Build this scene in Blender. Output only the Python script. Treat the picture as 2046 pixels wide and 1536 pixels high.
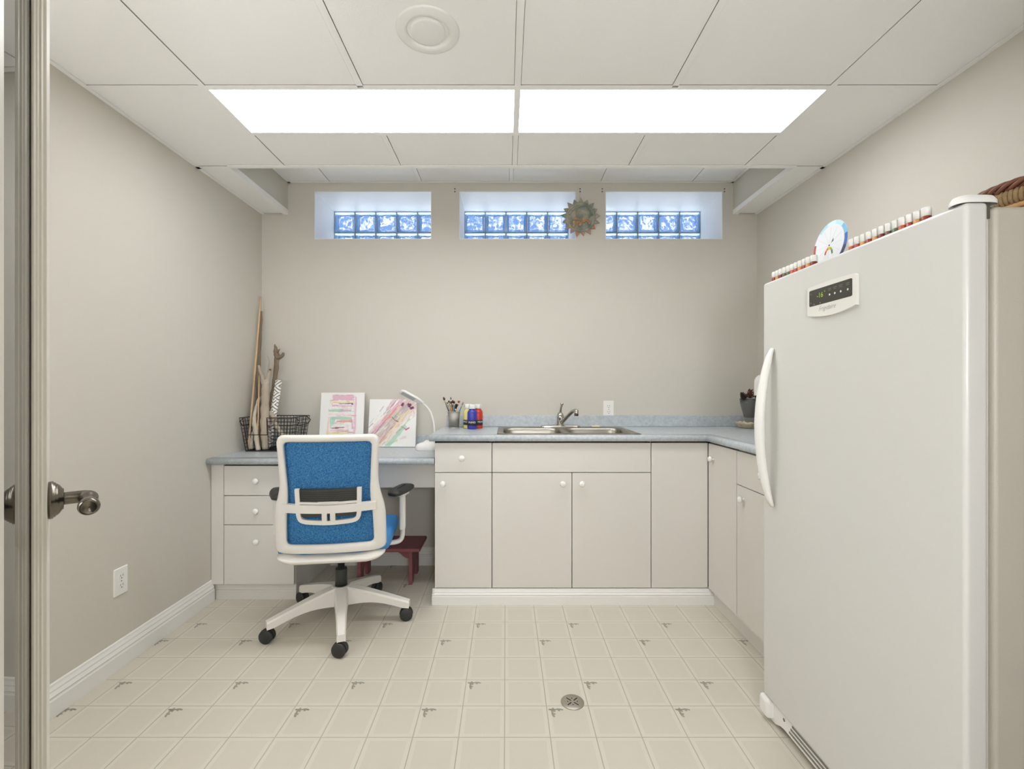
import bpy, bmesh, math, random
import numpy as np
from mathutils import Vector, Matrix

random.seed(7)
for o in list(bpy.data.objects):
    bpy.data.objects.remove(o)
scene = bpy.context.scene
C = scene.collection

# ------------------------------------------------------------------ camera
F, CX, CY, CH = 928.0, 1011.0, 776.0, 1.18      # focal length and vanishing point in pixels, eye height
cd = bpy.data.cameras.new('camera')
cam = bpy.data.objects.new('camera', cd)
C.objects.link(cam)
cam.location = (0, 0, CH)
cam.rotation_euler = (math.pi / 2, 0, 0)
cd.sensor_width = 36.0
cd.lens = 36.0 * F / 2046.0
cd.shift_x = (1023.0 - CX) / 2046.0
cd.shift_y = (CY - 768.0) / 2046.0
cd.clip_start = 0.02
scene.camera = cam

# ------------------------------------------------------------------ sky, exposure
world = bpy.data.worlds.new('sky')
scene.world = world
world.use_nodes = True
wn = world.node_tree
wn.nodes.clear()
w_out = wn.nodes.new('ShaderNodeOutputWorld')
w_bg = wn.nodes.new('ShaderNodeBackground')
w_tc = wn.nodes.new('ShaderNodeTexCoord')
w_no = wn.nodes.new('ShaderNodeTexNoise')
w_no.inputs['Scale'].default_value = 9.0
w_no.inputs['Detail'].default_value = 5.0
w_rp = wn.nodes.new('ShaderNodeValToRGB')
w_rp.color_ramp.elements[0].position = 0.50
w_rp.color_ramp.elements[0].color = (0.18, 0.30, 0.56, 1)
w_rp.color_ramp.elements[1].position = 0.68
w_rp.color_ramp.elements[1].color = (1.0, 1.02, 1.06, 1)
wn.links.new(w_tc.outputs['Generated'], w_no.inputs['Vector'])
wn.links.new(w_no.outputs['Fac'], w_rp.inputs['Fac'])
wn.links.new(w_rp.outputs['Color'], w_bg.inputs['Color'])
w_bg.inputs['Strength'].default_value = 1.5
wn.links.new(w_bg.outputs['Background'], w_out.inputs['Surface'])

sd = bpy.data.lights.new('sun', 'SUN')
sd.energy = 27.0
sd.angle = math.radians(0.6)
sd.color = (1.0, 0.97, 0.93)
sun_lamp = bpy.data.objects.new('sun', sd)
C.objects.link(sun_lamp)
sun_lamp.location = (-4, 5, 8)
sun_lamp.rotation_euler = Vector((0.62, 0.22, -0.75)).to_track_quat('-Z', 'Y').to_euler()

vs = scene.view_settings
vs.view_transform = 'Standard'
vs.look = 'None'
vs.gamma = 1.0
vs.use_curve_mapping = False
vs.exposure = 0.12
TROFFER = 11.7            # brightness of the two fluorescent lenses
HALL_FILL = 88.0             # brightness of the unseen fill globe added in the hallway behind the camera
CORNER = 21.0            # brightness of the fill globe added in the near corner behind the open door


# ------------------------------------------------------------------ helpers
def lin(c):
    c = c / 255.0
    return c / 12.92 if c <= 0.04045 else ((c + 0.055) / 1.055) ** 2.4


def rgb(r, g, b):
    return (lin(r), lin(g), lin(b), 1.0)


MATS = {}


def mat(name, color, rough=0.5, metal=0.0, bump=0.0, bscale=60.0, var=0.0, vscale=40.0, spec=0.5, coat=0.0, stretch=None):
    """plain procedural material: base colour with optional noise variation and fine relief"""
    if name in MATS:
        return MATS[name]
    m = bpy.data.materials.new(name)
    m.use_nodes = True
    nt = m.node_tree
    p = nt.nodes['Principled BSDF']
    p.inputs['Base Color'].default_value = color
    p.inputs['Roughness'].default_value = rough
    p.inputs['Metallic'].default_value = metal
    p.inputs['Specular IOR Level'].default_value = spec
    p.inputs['Coat Weight'].default_value = coat
    tc = nt.nodes.new('ShaderNodeTexCoord')
    src = tc.outputs['Object']
    if stretch:
        mp = nt.nodes.new('ShaderNodeMapping')
        mp.inputs['Scale'].default_value = stretch
        nt.links.new(src, mp.inputs['Vector'])
        src = mp.outputs['Vector']
    if var > 0:
        no = nt.nodes.new('ShaderNodeTexNoise')
        no.inputs['Scale'].default_value = vscale
        no.inputs['Detail'].default_value = 4
        nt.links.new(src, no.inputs['Vector'])
        mx = nt.nodes.new('ShaderNodeMix')
        mx.data_type = 'RGBA'
        mx.inputs[6].default_value = tuple(min(1, c * (1 - var)) for c in color[:3]) + (1,)
        mx.inputs[7].default_value = tuple(min(1, c * (1 + var)) for c in color[:3]) + (1,)
        nt.links.new(no.outputs['Fac'], mx.inputs[0])
        nt.links.new(mx.outputs[2], p.inputs['Base Color'])
    if bump > 0:
        nb = nt.nodes.new('ShaderNodeTexNoise')
        nb.inputs['Scale'].default_value = bscale
        nb.inputs['Detail'].default_value = 3
        nt.links.new(src, nb.inputs['Vector'])
        bp = nt.nodes.new('ShaderNodeBump')
        bp.inputs['Strength'].default_value = bump
        bp.inputs['Distance'].default_value = 0.002
        nt.links.new(nb.outputs['Fac'], bp.inputs['Height'])
        nt.links.new(bp.outputs['Normal'], p.inputs['Normal'])
    MATS[name] = m
    return m


def mat_attr(name, attr, rough=0.6):
    m = bpy.data.materials.new(name)
    m.use_nodes = True
    nt = m.node_tree
    a = nt.nodes.new('ShaderNodeVertexColor')
    a.layer_name = attr
    nt.links.new(a.outputs['Color'], nt.nodes['Principled BSDF'].inputs['Base Color'])
    nt.nodes['Principled BSDF'].inputs['Roughness'].default_value = rough
    MATS[name] = m
    return m


def mat_emit(name, color, strength):
    m = bpy.data.materials.new(name)
    m.use_nodes = True
    nt = m.node_tree
    nt.nodes.clear()
    o = nt.nodes.new('ShaderNodeOutputMaterial')
    e = nt.nodes.new('ShaderNodeEmission')
    e.inputs['Color'].default_value = color
    e.inputs['Strength'].default_value = strength
    nt.links.new(e.outputs[0], o.inputs['Surface'])
    MATS[name] = m
    return m


class MB:
    """collects geometry (several material slots possible) and links it as ONE mesh object"""

    def __init__(s):
        s.v, s.f, s.m, s.s = [], [], [], []
        s.wn = False

    def add(s, verts, faces, mi=0, smooth=False):
        b = len(s.v)
        s.v += [tuple(p) for p in verts]
        for f in faces:
            s.f.append(tuple(i + b for i in f))
            s.m.append(mi)
            s.s.append(smooth)
        return s

    def box(s, x0, x1, y0, y1, z0, z1, mi=0):
        vs = [(x0, y0, z0), (x1, y0, z0), (x1, y1, z0), (x0, y1, z0), (x0, y0, z1), (x1, y0, z1), (x1, y1, z1), (x0, y1, z1)]
        return s.add(vs, [(0, 3, 2, 1), (4, 5, 6, 7), (0, 1, 5, 4), (1, 2, 6, 5), (2, 3, 7, 6), (3, 0, 4, 7)], mi)

    def rbox(s, x0, x1, y0, y1, z0, z1, r=0.004, seg=2, mi=0, M=None, only=None):
        bm = bmesh.new()
        bmesh.ops.create_cube(bm, size=1.0)
        for v in bm.verts:
            v.co = Vector(((x0 + x1) / 2 + v.co.x * (x1 - x0), (y0 + y1) / 2 + v.co.y * (y1 - y0), (z0 + z1) / 2 + v.co.z * (z1 - z0)))
        es = bm.edges[:]
        if only:
            es = [e for e in es if only((e.verts[0].co + e.verts[1].co) / 2, (e.verts[1].co - e.verts[0].co).normalized())]
        bmesh.ops.bevel(bm, geom=es, offset=r, segments=seg, profile=0.5, affect='EDGES')
        bm.verts.index_update()
        vs = [(M @ v.co if M else v.co) for v in bm.verts]
        fs = [[v.index for v in f.verts] for f in bm.faces]
        bm.free()
        s.wn = True
        return s.add([tuple(v) for v in vs], fs, mi, True)

    def tube(s, path, r, n=8, caps=True, closed=False, mi=0, sx=1.0, sy=1.0, up=None):
        P = [Vector(p) for p in path]
        R = r if isinstance(r, (list, tuple)) else [r] * len(P)
        k = len(P)
        T = []
        for i in range(k):
            a = P[(i - 1) % k] if (closed or i > 0) else P[i]
            b = P[(i + 1) % k] if (closed or i < k - 1) else P[i]
            T.append((b - a).normalized())
        u = Vector(up) if up else (Vector((0, 0, 1)) if abs(T[0].z) < 0.9 else Vector((1, 0, 0)))
        u = (u - T[0] * u.dot(T[0])).normalized()
        vs = []
        for i in range(k):
            u = (u - T[i] * u.dot(T[i])).normalized()
            w = T[i].cross(u)
            for j in range(n):
                a = 2 * math.pi * j / n
                vs.append(P[i] + (u * math.cos(a) * sx + w * math.sin(a) * sy) * R[i])
        fs = []
        for i in range(k if closed else k - 1):
            i2 = (i + 1) % k
            for j in range(n):
                j2 = (j + 1) % n
                fs.append((i * n + j, i * n + j2, i2 * n + j2, i2 * n + j))
        s.add(vs, fs, mi, True)
        if caps and not closed:
            b = len(s.v) - len(vs)
            s.f.append(tuple(b + j for j in range(n - 1, -1, -1)))
            s.f.append(tuple(b + (k - 1) * n + j for j in range(n)))
            s.m += [mi, mi]
            s.s += [False, False]
        return s

    def cyl(s, p0, p1, r0, r1=None, n=20, mi=0, caps=True):
        return s.tube([p0, p1], [r0, r0 if r1 is None else r1], n, caps, mi=mi)

    def lathe(s, prof, org=(0, 0, 0), axis=(0, 0, 1), n=28, mi=0, smooth=True, ref=None):
        ax = Vector(axis).normalized()
        u = Vector(ref) if ref else (Vector((1, 0, 0)) if abs(ax.x) < 0.9 else Vector((0, 1, 0)))
        u = (u - ax * u.dot(ax)).normalized()
        w = ax.cross(u)
        o = Vector(org)
        vs, fs = [], []
        for (r, h) in prof:
            for j in range(n):
                a = 2 * math.pi * j / n
                vs.append(o + ax * h + (u * math.cos(a) + w * math.sin(a)) * max(r, 1e-5))
        for i in range(len(prof) - 1):
            for j in range(n):
                j2 = (j + 1) % n
                fs.append((i * n + j, i * n + j2, (i + 1) * n + j2, (i + 1) * n + j))
        return s.add(vs, fs, mi, smooth)

    def prism(s, pts, f3, d0, d1, mi=0, smooth=False):
        """polygon PTS (2D) extruded; f3(a, b, d) gives the 3D point"""
        n = len(pts)
        vs = [f3(a, b, d0) for a, b in pts] + [f3(a, b, d1) for a, b in pts]
        s.add(vs, [tuple(range(n - 1, -1, -1)), tuple(range(n, 2 * n))], mi, False)
        b = len(s.v) - 2 * n
        for i in range(n):
            j = (i + 1) % n
            s.f.append((b + i, b + j, b + n + j, b + n + i))
            s.m.append(mi)
            s.s.append(smooth)
        return s

    def loops(s, L, closed_ring=True, mi=0, smooth=True):
        """bridge a list of equally long closed point loops; closed_ring joins the last to the first"""
        n = len(L[0])
        vs = [p for l in L for p in l]
        fs = []
        k = len(L)
        for i in range(k if closed_ring else k - 1):
            i2 = (i + 1) % k
            for j in range(n):
                j2 = (j + 1) % n
                fs.append((i * n + j, i * n + j2, i2 * n + j2, i2 * n + j))
        return s.add(vs, fs, mi, smooth)

    def ball(s, c, r, n=12, mi=0, sc=(1, 1, 1)):
        k = max(5, n // 2)
        vs, fs = [], []
        for i in range(k + 1):
            t = math.pi * i / k
            for j in range(n):
                a = 2 * math.pi * j / n
                vs.append((c[0] + r * sc[0] * math.sin(t) * math.cos(a), c[1] + r * sc[1] * math.sin(t) * math.sin(a), c[2] + r * sc[2] * math.cos(t)))
        for i in range(k):
            for j in range(n):
                j2 = (j + 1) % n
                fs.append((i * n + j, (i + 1) * n + j, (i + 1) * n + j2, i * n + j2))
        return s.add(vs, fs, mi, True)

    def build(s, name, mats, parent=None, local=False, wn=None):
        if not isinstance(mats, (list, tuple)):
            mats = [mats]
        if parent is not None:
            off = Vector((0, 0, 0)) if local else wloc(parent)
            loc = Vector((0, 0, 0))
        else:
            A = np.array(s.v)
            mn, mx = A.min(0), A.max(0)
            off = Vector(((mn[0] + mx[0]) / 2, (mn[1] + mx[1]) / 2, mn[2]))
            loc = off
        me = bpy.data.meshes.new(name)
        me.from_pydata([(p[0] - off.x, p[1] - off.y, p[2] - off.z) for p in s.v], [], s.f)
        for m in mats:
            me.materials.append(m)
        me.polygons.foreach_set('material_index', s.m)
        me.polygons.foreach_set('use_smooth', s.s)
        me.update()
        bm = bmesh.new()
        bm.from_mesh(me)
        bmesh.ops.recalc_face_normals(bm, faces=bm.faces[:])
        bm.to_mesh(me)
        bm.free()
        ob = bpy.data.objects.new(name, me)
        C.objects.link(ob)
        ob.location = loc
        if parent is not None:
            ob.parent = parent
        if s.wn if wn is None else wn:
            md = ob.modifiers.new('weighted', 'WEIGHTED_NORMAL')
            md.keep_sharp = True
        return ob


def wloc(o):
    v = Vector((0, 0, 0))
    while o is not None:
        v += o.location
        o = o.parent
    return v


def tag(o, label, cat, group=None):
    o['label'] = label
    o['category'] = cat
    if group:
        o['group'] = group
    return o


def struct(o):
    o['kind'] = 'structure'
    return o


def thing(name, label, cat, loc, rotz=0.0, group=None):
    o = bpy.data.objects.new(name, None)
    o.empty_display_size = 0.05
    C.objects.link(o)
    o.location = loc
    o.rotation_euler = (0, 0, rotz)
    return tag(o, label, cat, group)


def at(px, py, Y):
    """the point at depth Y that the photograph shows at pixel (px, py)"""
    return Vector(((px - CX) * Y / F, Y, CH - (py - CY) * Y / F))


def lerp(a, b, t):
    return a + (b - a) * t


def smooth_path(pts, n=6):
    """Catmull-Rom through 3D points (optionally with radius as 4th value)"""
    P = [np.array(p, float) for p in pts]
    out = []
    for i in range(len(P) - 1):
        p0 = P[max(i - 1, 0)]
        p1, p2 = P[i], P[i + 1]
        p3 = P[min(i + 2, len(P) - 1)]
        for k in range(n):
            t = k / n
            out.append(0.5 * ((2 * p1) + (-p0 + p2) * t + (2 * p0 - 5 * p1 + 4 * p2 - p3) * t * t + (-p0 + 3 * p1 - 3 * p2 + p3) * t ** 3))
    out.append(P[-1])
    return out


def round_poly(pts, r, n=5):
    """rounded corners of a 2D polygon; r a number or one per corner"""
    k = len(pts)
    out = []
    for i in range(k):
        p = Vector(pts[i])
        a = Vector(pts[i - 1]) - p
        b = Vector(pts[(i + 1) % k]) - p
        rr = r[i] if isinstance(r, (list, tuple)) else r
        rr = min(rr, a.length * 0.49, b.length * 0.49)
        q0, q1 = p + a.normalized() * rr, p + b.normalized() * rr
        for j in range(n + 1):
            t = j / n
            out.append(tuple((1 - t) ** 2 * q0 + 2 * t * (1 - t) * p + t * t * q1))
    return out


def polar(poly, c, n):
    """points where n rays from centre c cross the polygon"""
    out = []
    k = len(poly)
    for i in range(n):
        a = 2 * math.pi * i / n
        dx, dy = math.cos(a), math.sin(a)
        best = 0
        for j in range(k):
            x0, y0 = poly[j][0] - c[0], poly[j][1] - c[1]
            x1, y1 = poly[(j + 1) % k][0] - c[0], poly[(j + 1) % k][1] - c[1]
            den = dx * (y1 - y0) - dy * (x1 - x0)
            if abs(den) < 1e-12:
                continue
            t = (x0 * (y1 - y0) - y0 * (x1 - x0)) / den
            u = (x0 * dy - y0 * dx) / den
            if t > 0 and -1e-6 <= u <= 1 + 1e-6:
                best = max(best, t)
        out.append((c[0] + dx * best, c[1] + dy * best))
    return out


def text_mesh(txt, size, shear=0.0, extrude=0.0):
    cu = bpy.data.curves.new('lettering', 'FONT')
    cu.body = txt
    cu.size = size
    cu.shear = shear
    cu.extrude = extrude
    cu.align_x = 'CENTER'
    cu.align_y = 'CENTER'
    cu.resolution_u = 3
    ob = bpy.data.objects.new('lettering', cu)
    C.objects.link(ob)
    bpy.context.view_layer.update()
    me = bpy.data.meshes.new_from_object(ob.evaluated_get(bpy.context.evaluated_depsgraph_get()))
    V = [tuple(v.co) for v in me.vertices]
    Fs = [tuple(p.vertices) for p in me.polygons]
    bpy.data.objects.remove(ob)
    return V, Fs


# ------------------------------------------------------------------ materials
M_wall = mat('greige wall paint', rgb(205, 200, 188), 0.75, bump=0.15, bscale=260, var=0.012, vscale=4)
M_white = mat('white painted trim', rgb(232, 230, 224), 0.45)
M_reveal = mat('white painted reveal', rgb(238, 239, 240), 0.5)
M_cab = mat('white melamine', rgb(218, 214, 206), 0.38, var=0.01, vscale=3)
M_dark = mat('dark gap', rgb(58, 50, 40), 0.9)
M_ctile = mat('ceiling tile', rgb(246, 244, 240), 0.95, bump=0.25, bscale=320, var=0.012, vscale=180)
M_grid = mat('ceiling grid enamel', rgb(246, 244, 240), 0.5)
M_concrete = mat('plain concrete', rgb(170, 168, 162), 0.9, bump=0.3, bscale=40)
M_steel = mat('brushed steel', rgb(158, 152, 142), 0.36, 1.0, bump=0.08, bscale=90, stretch=(1, 40, 1))
M_chrome = mat('chrome', rgb(188, 186, 180), 0.08, 1.0)
M_black = mat('black plastic', rgb(38, 37, 36), 0.45)
M_plast = mat('white plastic', rgb(236, 234, 228), 0.4)
M_frame = mat('pale grey chair plastic', rgb(228, 224, 216), 0.42)

# ================================================================== THE SETTING
XL, XR, YB, YF = -1.6376, 1.6846, 3.114, 0.24     # left, right, back and front wall faces
ZC, ZR = 2.348, 2.559                            # main and raised ceiling
YE = 2.458                                       # edge of the main ceiling
SLX, SRX = -1.463, 1.5235                        # soffit faces
HY = -2.2                                        # end of the hallway behind the camera

# --- floor: slab, printed vinyl squares
PT = 0.1553
GX0, GY0 = -0.005, 1.7275
m = MB().box(-2.6, 2.4, HY - 0.1, YB + 0.4, -0.12, -0.0006)
M_grout = mat('vinyl joint line', rgb(172, 165, 148), 0.6)
floor = struct(m.build('floor', M_grout))
M_vbord = mat('vinyl square border', rgb(207, 201, 186), 0.42, var=0.02, vscale=220, bump=0.08, bscale=200)
M_vmid = mat('vinyl square centre', rgb(202, 195, 179), 0.42, var=0.035, vscale=260, bump=0.10, bscale=240)
M_motif = mat('grey printed flower motif', rgb(150, 146, 132), 0.5, var=0.25, vscale=300)


def tile_mesh(mb, x0, x1, y0, y1, motif=False):
    g, e, b = 0.0017, 0.0006, 0.013
    a0, a1, c0, c1 = x0 + g, x1 - g, y0 + g, y1 - g
    L = lambda i, z: [(a0 + i, c0 + i, z), (a1 - i, c0 + i, z), (a1 - i, c1 - i, z), (a0 + i, c1 - i, z)]
    mb.loops([L(0, -0.0012), L(0, -0.0004), L(e, 0.0)], False, 0, False)
    full = (x1 - x0 > PT - 0.001 and y1 - y0 > PT - 0.001)
    if full:
        mb.loops([L(e, 0.0), L(b, 0.0), L(b + 0.001, -0.00015)], False, 0, False)
        mb.add(L(b + 0.001, -0.00015), [(0, 1, 2, 3)], 1)
    else:
        mb.add(L(e, 0.0), [(0, 1, 2, 3)], 1)
    if motif:
        # printed sprig: blossom with two leaf sprays at the far corner
        def leaf(cx, cy, l, w, a):
            pts = []
            for k in range(8):
                t = 2 * math.pi * k / 8
                px, py = l * math.cos(t), w * math.sin(t)
                pts.append((cx + px * math.cos(a) - py * math.sin(a), cy + px * math.sin(a) + py * math.cos(a), 0.00035))
            mb.add(pts, [tuple(range(8))], 2)
        ox, oy = a0 + 0.021, c1 - 0.021
        for k in range(5):
            t = 2 * math.pi * k / 5 + 0.3
            leaf(ox + 0.0062 * math.cos(t), oy + 0.0062 * math.sin(t), 0.0062, 0.0042, t)
        for (dx, dy, a, l) in [(0.015, 0.004, 0.3, 0.006), (0.024, 0.004, -0.2, 0.0065), (0.031, 0.0015, -0.5, 0.004), (0.020, -0.002, -0.6, 0.004),
                               (-0.004, -0.015, 1.3, 0.006), (-0.003, -0.024, 1.7, 0.0065), (0.0, -0.031, 2.0, 0.004), (0.003, -0.020, 2.2, 0.004), (-0.011, 0.002, 2.6, 0.005)]:
            leaf(ox + dx * 1.05, oy + dy * 1.05, l * 1.25, 0.0042, a)


shared = {}
rest = MB()
rest_rows = 0
for j in range(-10, 10):
    for k in range(-11, 12):
        x0, x1 = GX0 + k * PT, GX0 + (k + 1) * PT
        y0, y1 = GY0 + j * PT, GY0 + (j + 1) * PT
        cx0, cx1, cy0, cy1 = max(x0, XL), min(x1, XR), max(y0, YF), min(y1, YB)
        if cx1 - cx0 < 0.008 or cy1 - cy0 < 0.008:
            continue
        if (cy0 > 2.56 and cx0 > -0.37) or (cy0 > 2.63 and cx1 < -1.2) or (cx0 > 1.16 and cy0 > 1.70) or (cx0 > 1.0 and cy1 < 1.64 and cy0 > 0.98):
            continue
        mot = (j % 3 == 0 and (k + 1) % 3 == 0) or (j % 3 == 2 and (k + 2) % 3 == 0)
        if y1 < 1.42:
            tile_mesh(rest, cx0, cx1, cy0, cy1, mot)
            continue
        full = (cx1 - cx0 > PT - 1e-4) and (cy1 - cy0 > PT - 1e-4)
        key = (full, mot)
        if full and key in shared:
            ob = bpy.data.objects.new('tile', shared[key])
            C.objects.link(ob)
        else:
            t = MB()
            w, h = cx1 - cx0, cy1 - cy0
            tile_mesh(t, 0, w, 0, h, mot and w > 0.06 and h > 0.06)
            ob = t.build('tile', [M_vbord, M_vmid, M_motif], floor, local=True)
            if full:
                shared[key] = ob.data
        ob.parent = floor
        ob.location = Vector((cx0, cy0, 0)) - floor.location
ob = rest.build('tile', [M_vbord, M_vmid, M_motif], floor)
ob['kind'] = 'stuff'
# plain floor of the hallway
MB().box(-2.6, 2.4, HY, YF, -0.0005, 0.0).build('hall_floor_sheet', M_vmid, floor)

# --- walls
W = 0.37
WIN = [(-1.283, -0.500), (-0.312, 0.467), (0.667, 1.451)]
WZ0, WZ1 = 2.181, 2.500
m = MB()
m.box(XL - 0.12, XR + 0.12, YB, YB + W, -0.02, WZ0)
m.box(XL - 0.12, XR + 0.12, YB, YB + W, WZ1, 2.70)
xs = [XL - 0.12] + [v for w in WIN for v in w] + [XR + 0.12]
for i in range(0, len(xs), 2):
    m.box(xs[i], xs[i + 1], YB, YB + W, WZ0, WZ1)
struct(m.build('wall_back', M_wall))
struct(MB().box(XL - 0.12, XL, YF - 0.12, YB, -0.02, 2.70).build('wall_left', M_wall))
struct(MB().box(XR, XR + 0.12, YF - 0.12, YB, -0.02, 2.70).build('wall_right', M_wall))
DJ0, DJ1 = -0.345, 0.800                          # doorway jambs
m = MB()
m.box(XL, DJ0, YF - 0.12, YF, -0.02, 2.70)
m.box(DJ1, XR, YF - 0.12, YF, -0.02, 2.70)
m.box(DJ0, DJ1, YF - 0.12, YF, 2.07, 2.70)
struct(m.build('wall_front', M_wall))
m = MB()
m.box(-2.6, -2.48, HY, YF - 0.12, -0.02, 2.70)
m.box(2.28, 2.4, HY, YF - 0.12, -0.02, 2.70)
m.box(-2.6, 2.4, HY - 0.12, HY, -0.02, 2.70)
m.box(-2.48, XL, YF - 0.2, YF - 0.1, -0.02, 2.70)
m.box(XR, 2.28, YF - 0.2, YF - 0.1, -0.02, 2.70)
struct(m.build('wall_hall', M_wall))
# door casing around the doorway
m = MB()
m.box(DJ0 - 0.06, DJ0 - 0.0, YF, YF + 0.012, 0, 2.13)
m.box(DJ1, DJ1 + 0.06, YF, YF + 0.012, 0, 2.13)
m.box(DJ0, DJ1, YF, YF + 0.012, 2.07, 2.13)
struct(m.build('trim_1', M_white))


# --- baseboards
def base_profile(h, t):
    """outline (distance from the wall, height) of a stepped colonial board"""
    return [(0, 0), (t, 0), (t, h * 0.52), (t * 0.86, h * 0.55), (t * 0.80, h * 0.60), (t * 0.98, h * 0.64), (t * 0.62, h * 0.76), (t * 0.66, h * 0.80),
            (t * 0.40, h * 0.90), (t * 0.36, h * 0.97), (t * 0.2, h), (0, h)]


pr = base_profile(0.118, 0.017)
struct(MB().prism(pr, lambda a, b, d: (XL + a, d, b), YF, 2.585).build('baseboard_left', M_white))
struct(MB().prism(pr, lambda a, b, d: (d, YB - a, b), -1.17, -0.395).build('baseboard_back', M_white))
struct(MB().prism(pr, lambda a, b, d: (XR - a, d, b), YF, 0.93).build('baseboard_right', M_white))
pr2 = base_profile(0.086, 0.015)
m = MB().prism(pr2, lambda a, b, d: (d, 2.545 - a, b), -0.402, 1.134)
m.prism(pr2, lambda a, b, d: (-0.390 - a, d, b), 2.532, YB)
struct(m.build('trim_2', M_white))                # board along the foot of the sink cabinets
struct(MB().prism(pr2, lambda a, b, d: (d, 2.612 - a * 0.8, b), XL, -1.176).build('trim_3', M_cab))   # foot of the drawer cabinet
struct(MB().box(1.134, 1.15, 1.70, 2.53, 0, 0.088).build('trim_4', M_cab))    # toe board of the side run

# --- ceiling
ceil = struct(MB().box(-2.6, 2.4, HY - 0.1, YB + 0.4, 2.70, 2.80).build('ceiling', M_concrete))
BARX = [-1.175, -0.565, 0.045, 0.655, 1.265]
BW = 0.012
LY0, LY1 = 1.817, 2.121
B1, B2 = LY0 - BW, LY1 + BW                       # cross bars before and behind the lights
TZ = ZC + 0.003


def ctile(x0, x1, y0, y1, z=TZ, dz=0.0):
    MB().rbox(x0 + 0.0128, x1 - 0.0128, y0 + 0.0126, y1 - 0.0126, z, z + 0.016, 0.002, 1).build('ceiling_tile', M_ctile, ceil)


def bar(x0, x1, y0, y1, z=ZC, t=0.0025):
    m = MB().box(x0, x1, y0, y1, z, z + t)
    cx, cy = (x0 + x1) / 2, (y0 + y1) / 2
    if x1 - x0 > y1 - y0:
        m.box(x0, x1, cy - 0.001, cy + 0.001, z + t, z + 0.03)
    else:
        m.box(cx - 0.001, cx + 0.001, y0, y1, z + t, z + 0.03)
    return m.build('grid_bar', M_grid, ceil)


cols = [XL] + BARX + [XR]
YR = [YF, 0.585, B1, B2, YE]
for i in range(6):
    x0, x1 = cols[i], cols[i + 1]
    for r in range(4):
        y0, y1 = YR[r], YR[r + 1]
        if r == 2 and 0 < i < 5:
            continue                              # the two lights
        if r == 2 and i in (0, 5):
            continue
        if r == 3 and i in (0, 5):
            ctile(x0, x1, B1, YE)
            continue
        ctile(x0, x1, y0, y1)
for i, bx in enumerate(BARX):
    if i in (0, 2, 4):
        bar(bx - BW, bx + BW, YF, YE)
    else:
        bar(bx - BW, bx + BW, YF, B1 - BW)
        bar(bx - BW, bx + BW, B2 + BW, YE)
for by in (0.585, B1):
    for i in range(6):
        x0, x1 = cols[i] + (BW if i else 0), cols[i + 1] - (BW if i < 5 else 0)
        bar(x0, x1, by - BW, by + BW)
for i in (1, 3):
    bar(cols[i] + BW, cols[i + 2] - BW, B2 - BW, B2 + BW)
# wall angles and the edge of the dropped part
MB().box(XL, XL + 0.020, YF, YB, ZC - 0.001, ZC + 0.0015).build('wall_angle', M_grid, ceil)
MB().box(XR - 0.020, XR, YF, YB, ZC - 0.001, ZC + 0.0015).build('wall_angle', M_grid, ceil)
m = MB().box(SLX - 0.004, SRX + 0.004, YE - 0.026, YE + 0.003, ZC - 0.002, ZC + 0.001)
m.box(SLX - 0.004, SRX + 0.004, YE, YE + 0.003, ZC, ZC + 0.02)
m.build('edge_angle', M_grid, ceil)
MB().box(SLX, SRX, YE - 0.012, YE, ZC + 0.004, 2.70).build('bulkhead_board', M_wall, ceil)
# raised part in front of the windows
rb = [-1.190, -0.575, 0.035, 0.645, 1.255]
rc = [SLX] + rb + [SRX]
for i in range(6):
    ctile(rc[i], rc[i + 1], YE, YB, ZR + 0.003)
for bx in rb:
    bar(bx - BW, bx + BW, YE, YB, ZR)
MB().box(SLX, SRX, YB - 0.02, YB, ZR - 0.001, ZR + 0.0015).build('wall_angle', M_grid, ceil)
MB().box(SLX, SLX + 0.02, YE, YB, ZR - 0.001, ZR + 0.0015).build('wall_angle', M_grid, ceil)
MB().box(SRX - 0.02, SRX, YE, YB, ZR - 0.001, ZR + 0.0015).build('wall_angle', M_grid, ceil)
for (name, xa, xb, face) in (('soffit_board', XL, SLX, SLX), ('soffit_board', SRX, XR, SRX)):
    s = -1 if face == SLX else 1
    MB().box(face if s > 0 else face - 0.012, face + 0.012 if s > 0 else face, YE, YB, ZC + 0.004, 2.70).build(name, M_wall, ceil)
    ctile(xa + 0.002, xb - 0.002, YE, YB)
    m = MB().box(min(face, face + s * 0.030), max(face, face + s * 0.030), YE, YB, ZC - 0.002, ZC + 0.001)
    m.box(min(face, face - s * 0.003), max(face, face - s * 0.003), YE, YB, ZC - 0.002, ZC + 0.028)
    m.build('corner_angle', M_grid, ceil)
    MB().box(xa, xb, YE - BW, YE + BW, ZC - 0.001, ZC + 0.002).build('grid_bar', M_grid, ceil)
# hallway ceiling sheet
MB().box(-2.48, 2.28, HY, YF - 0.12, ZC, ZC + 0.02).build('hall_ceiling_sheet', M_ctile, ceil)

# --- outside ground behind the windows
struct(MB().box(-6, 6, YB + W + 0.02, 12, 1.9, 2.05).build('ground', mat('pale gravel', rgb(232, 232, 230), 0.9, bump=0.5, bscale=30, var=0.15, vscale=30)))

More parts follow.
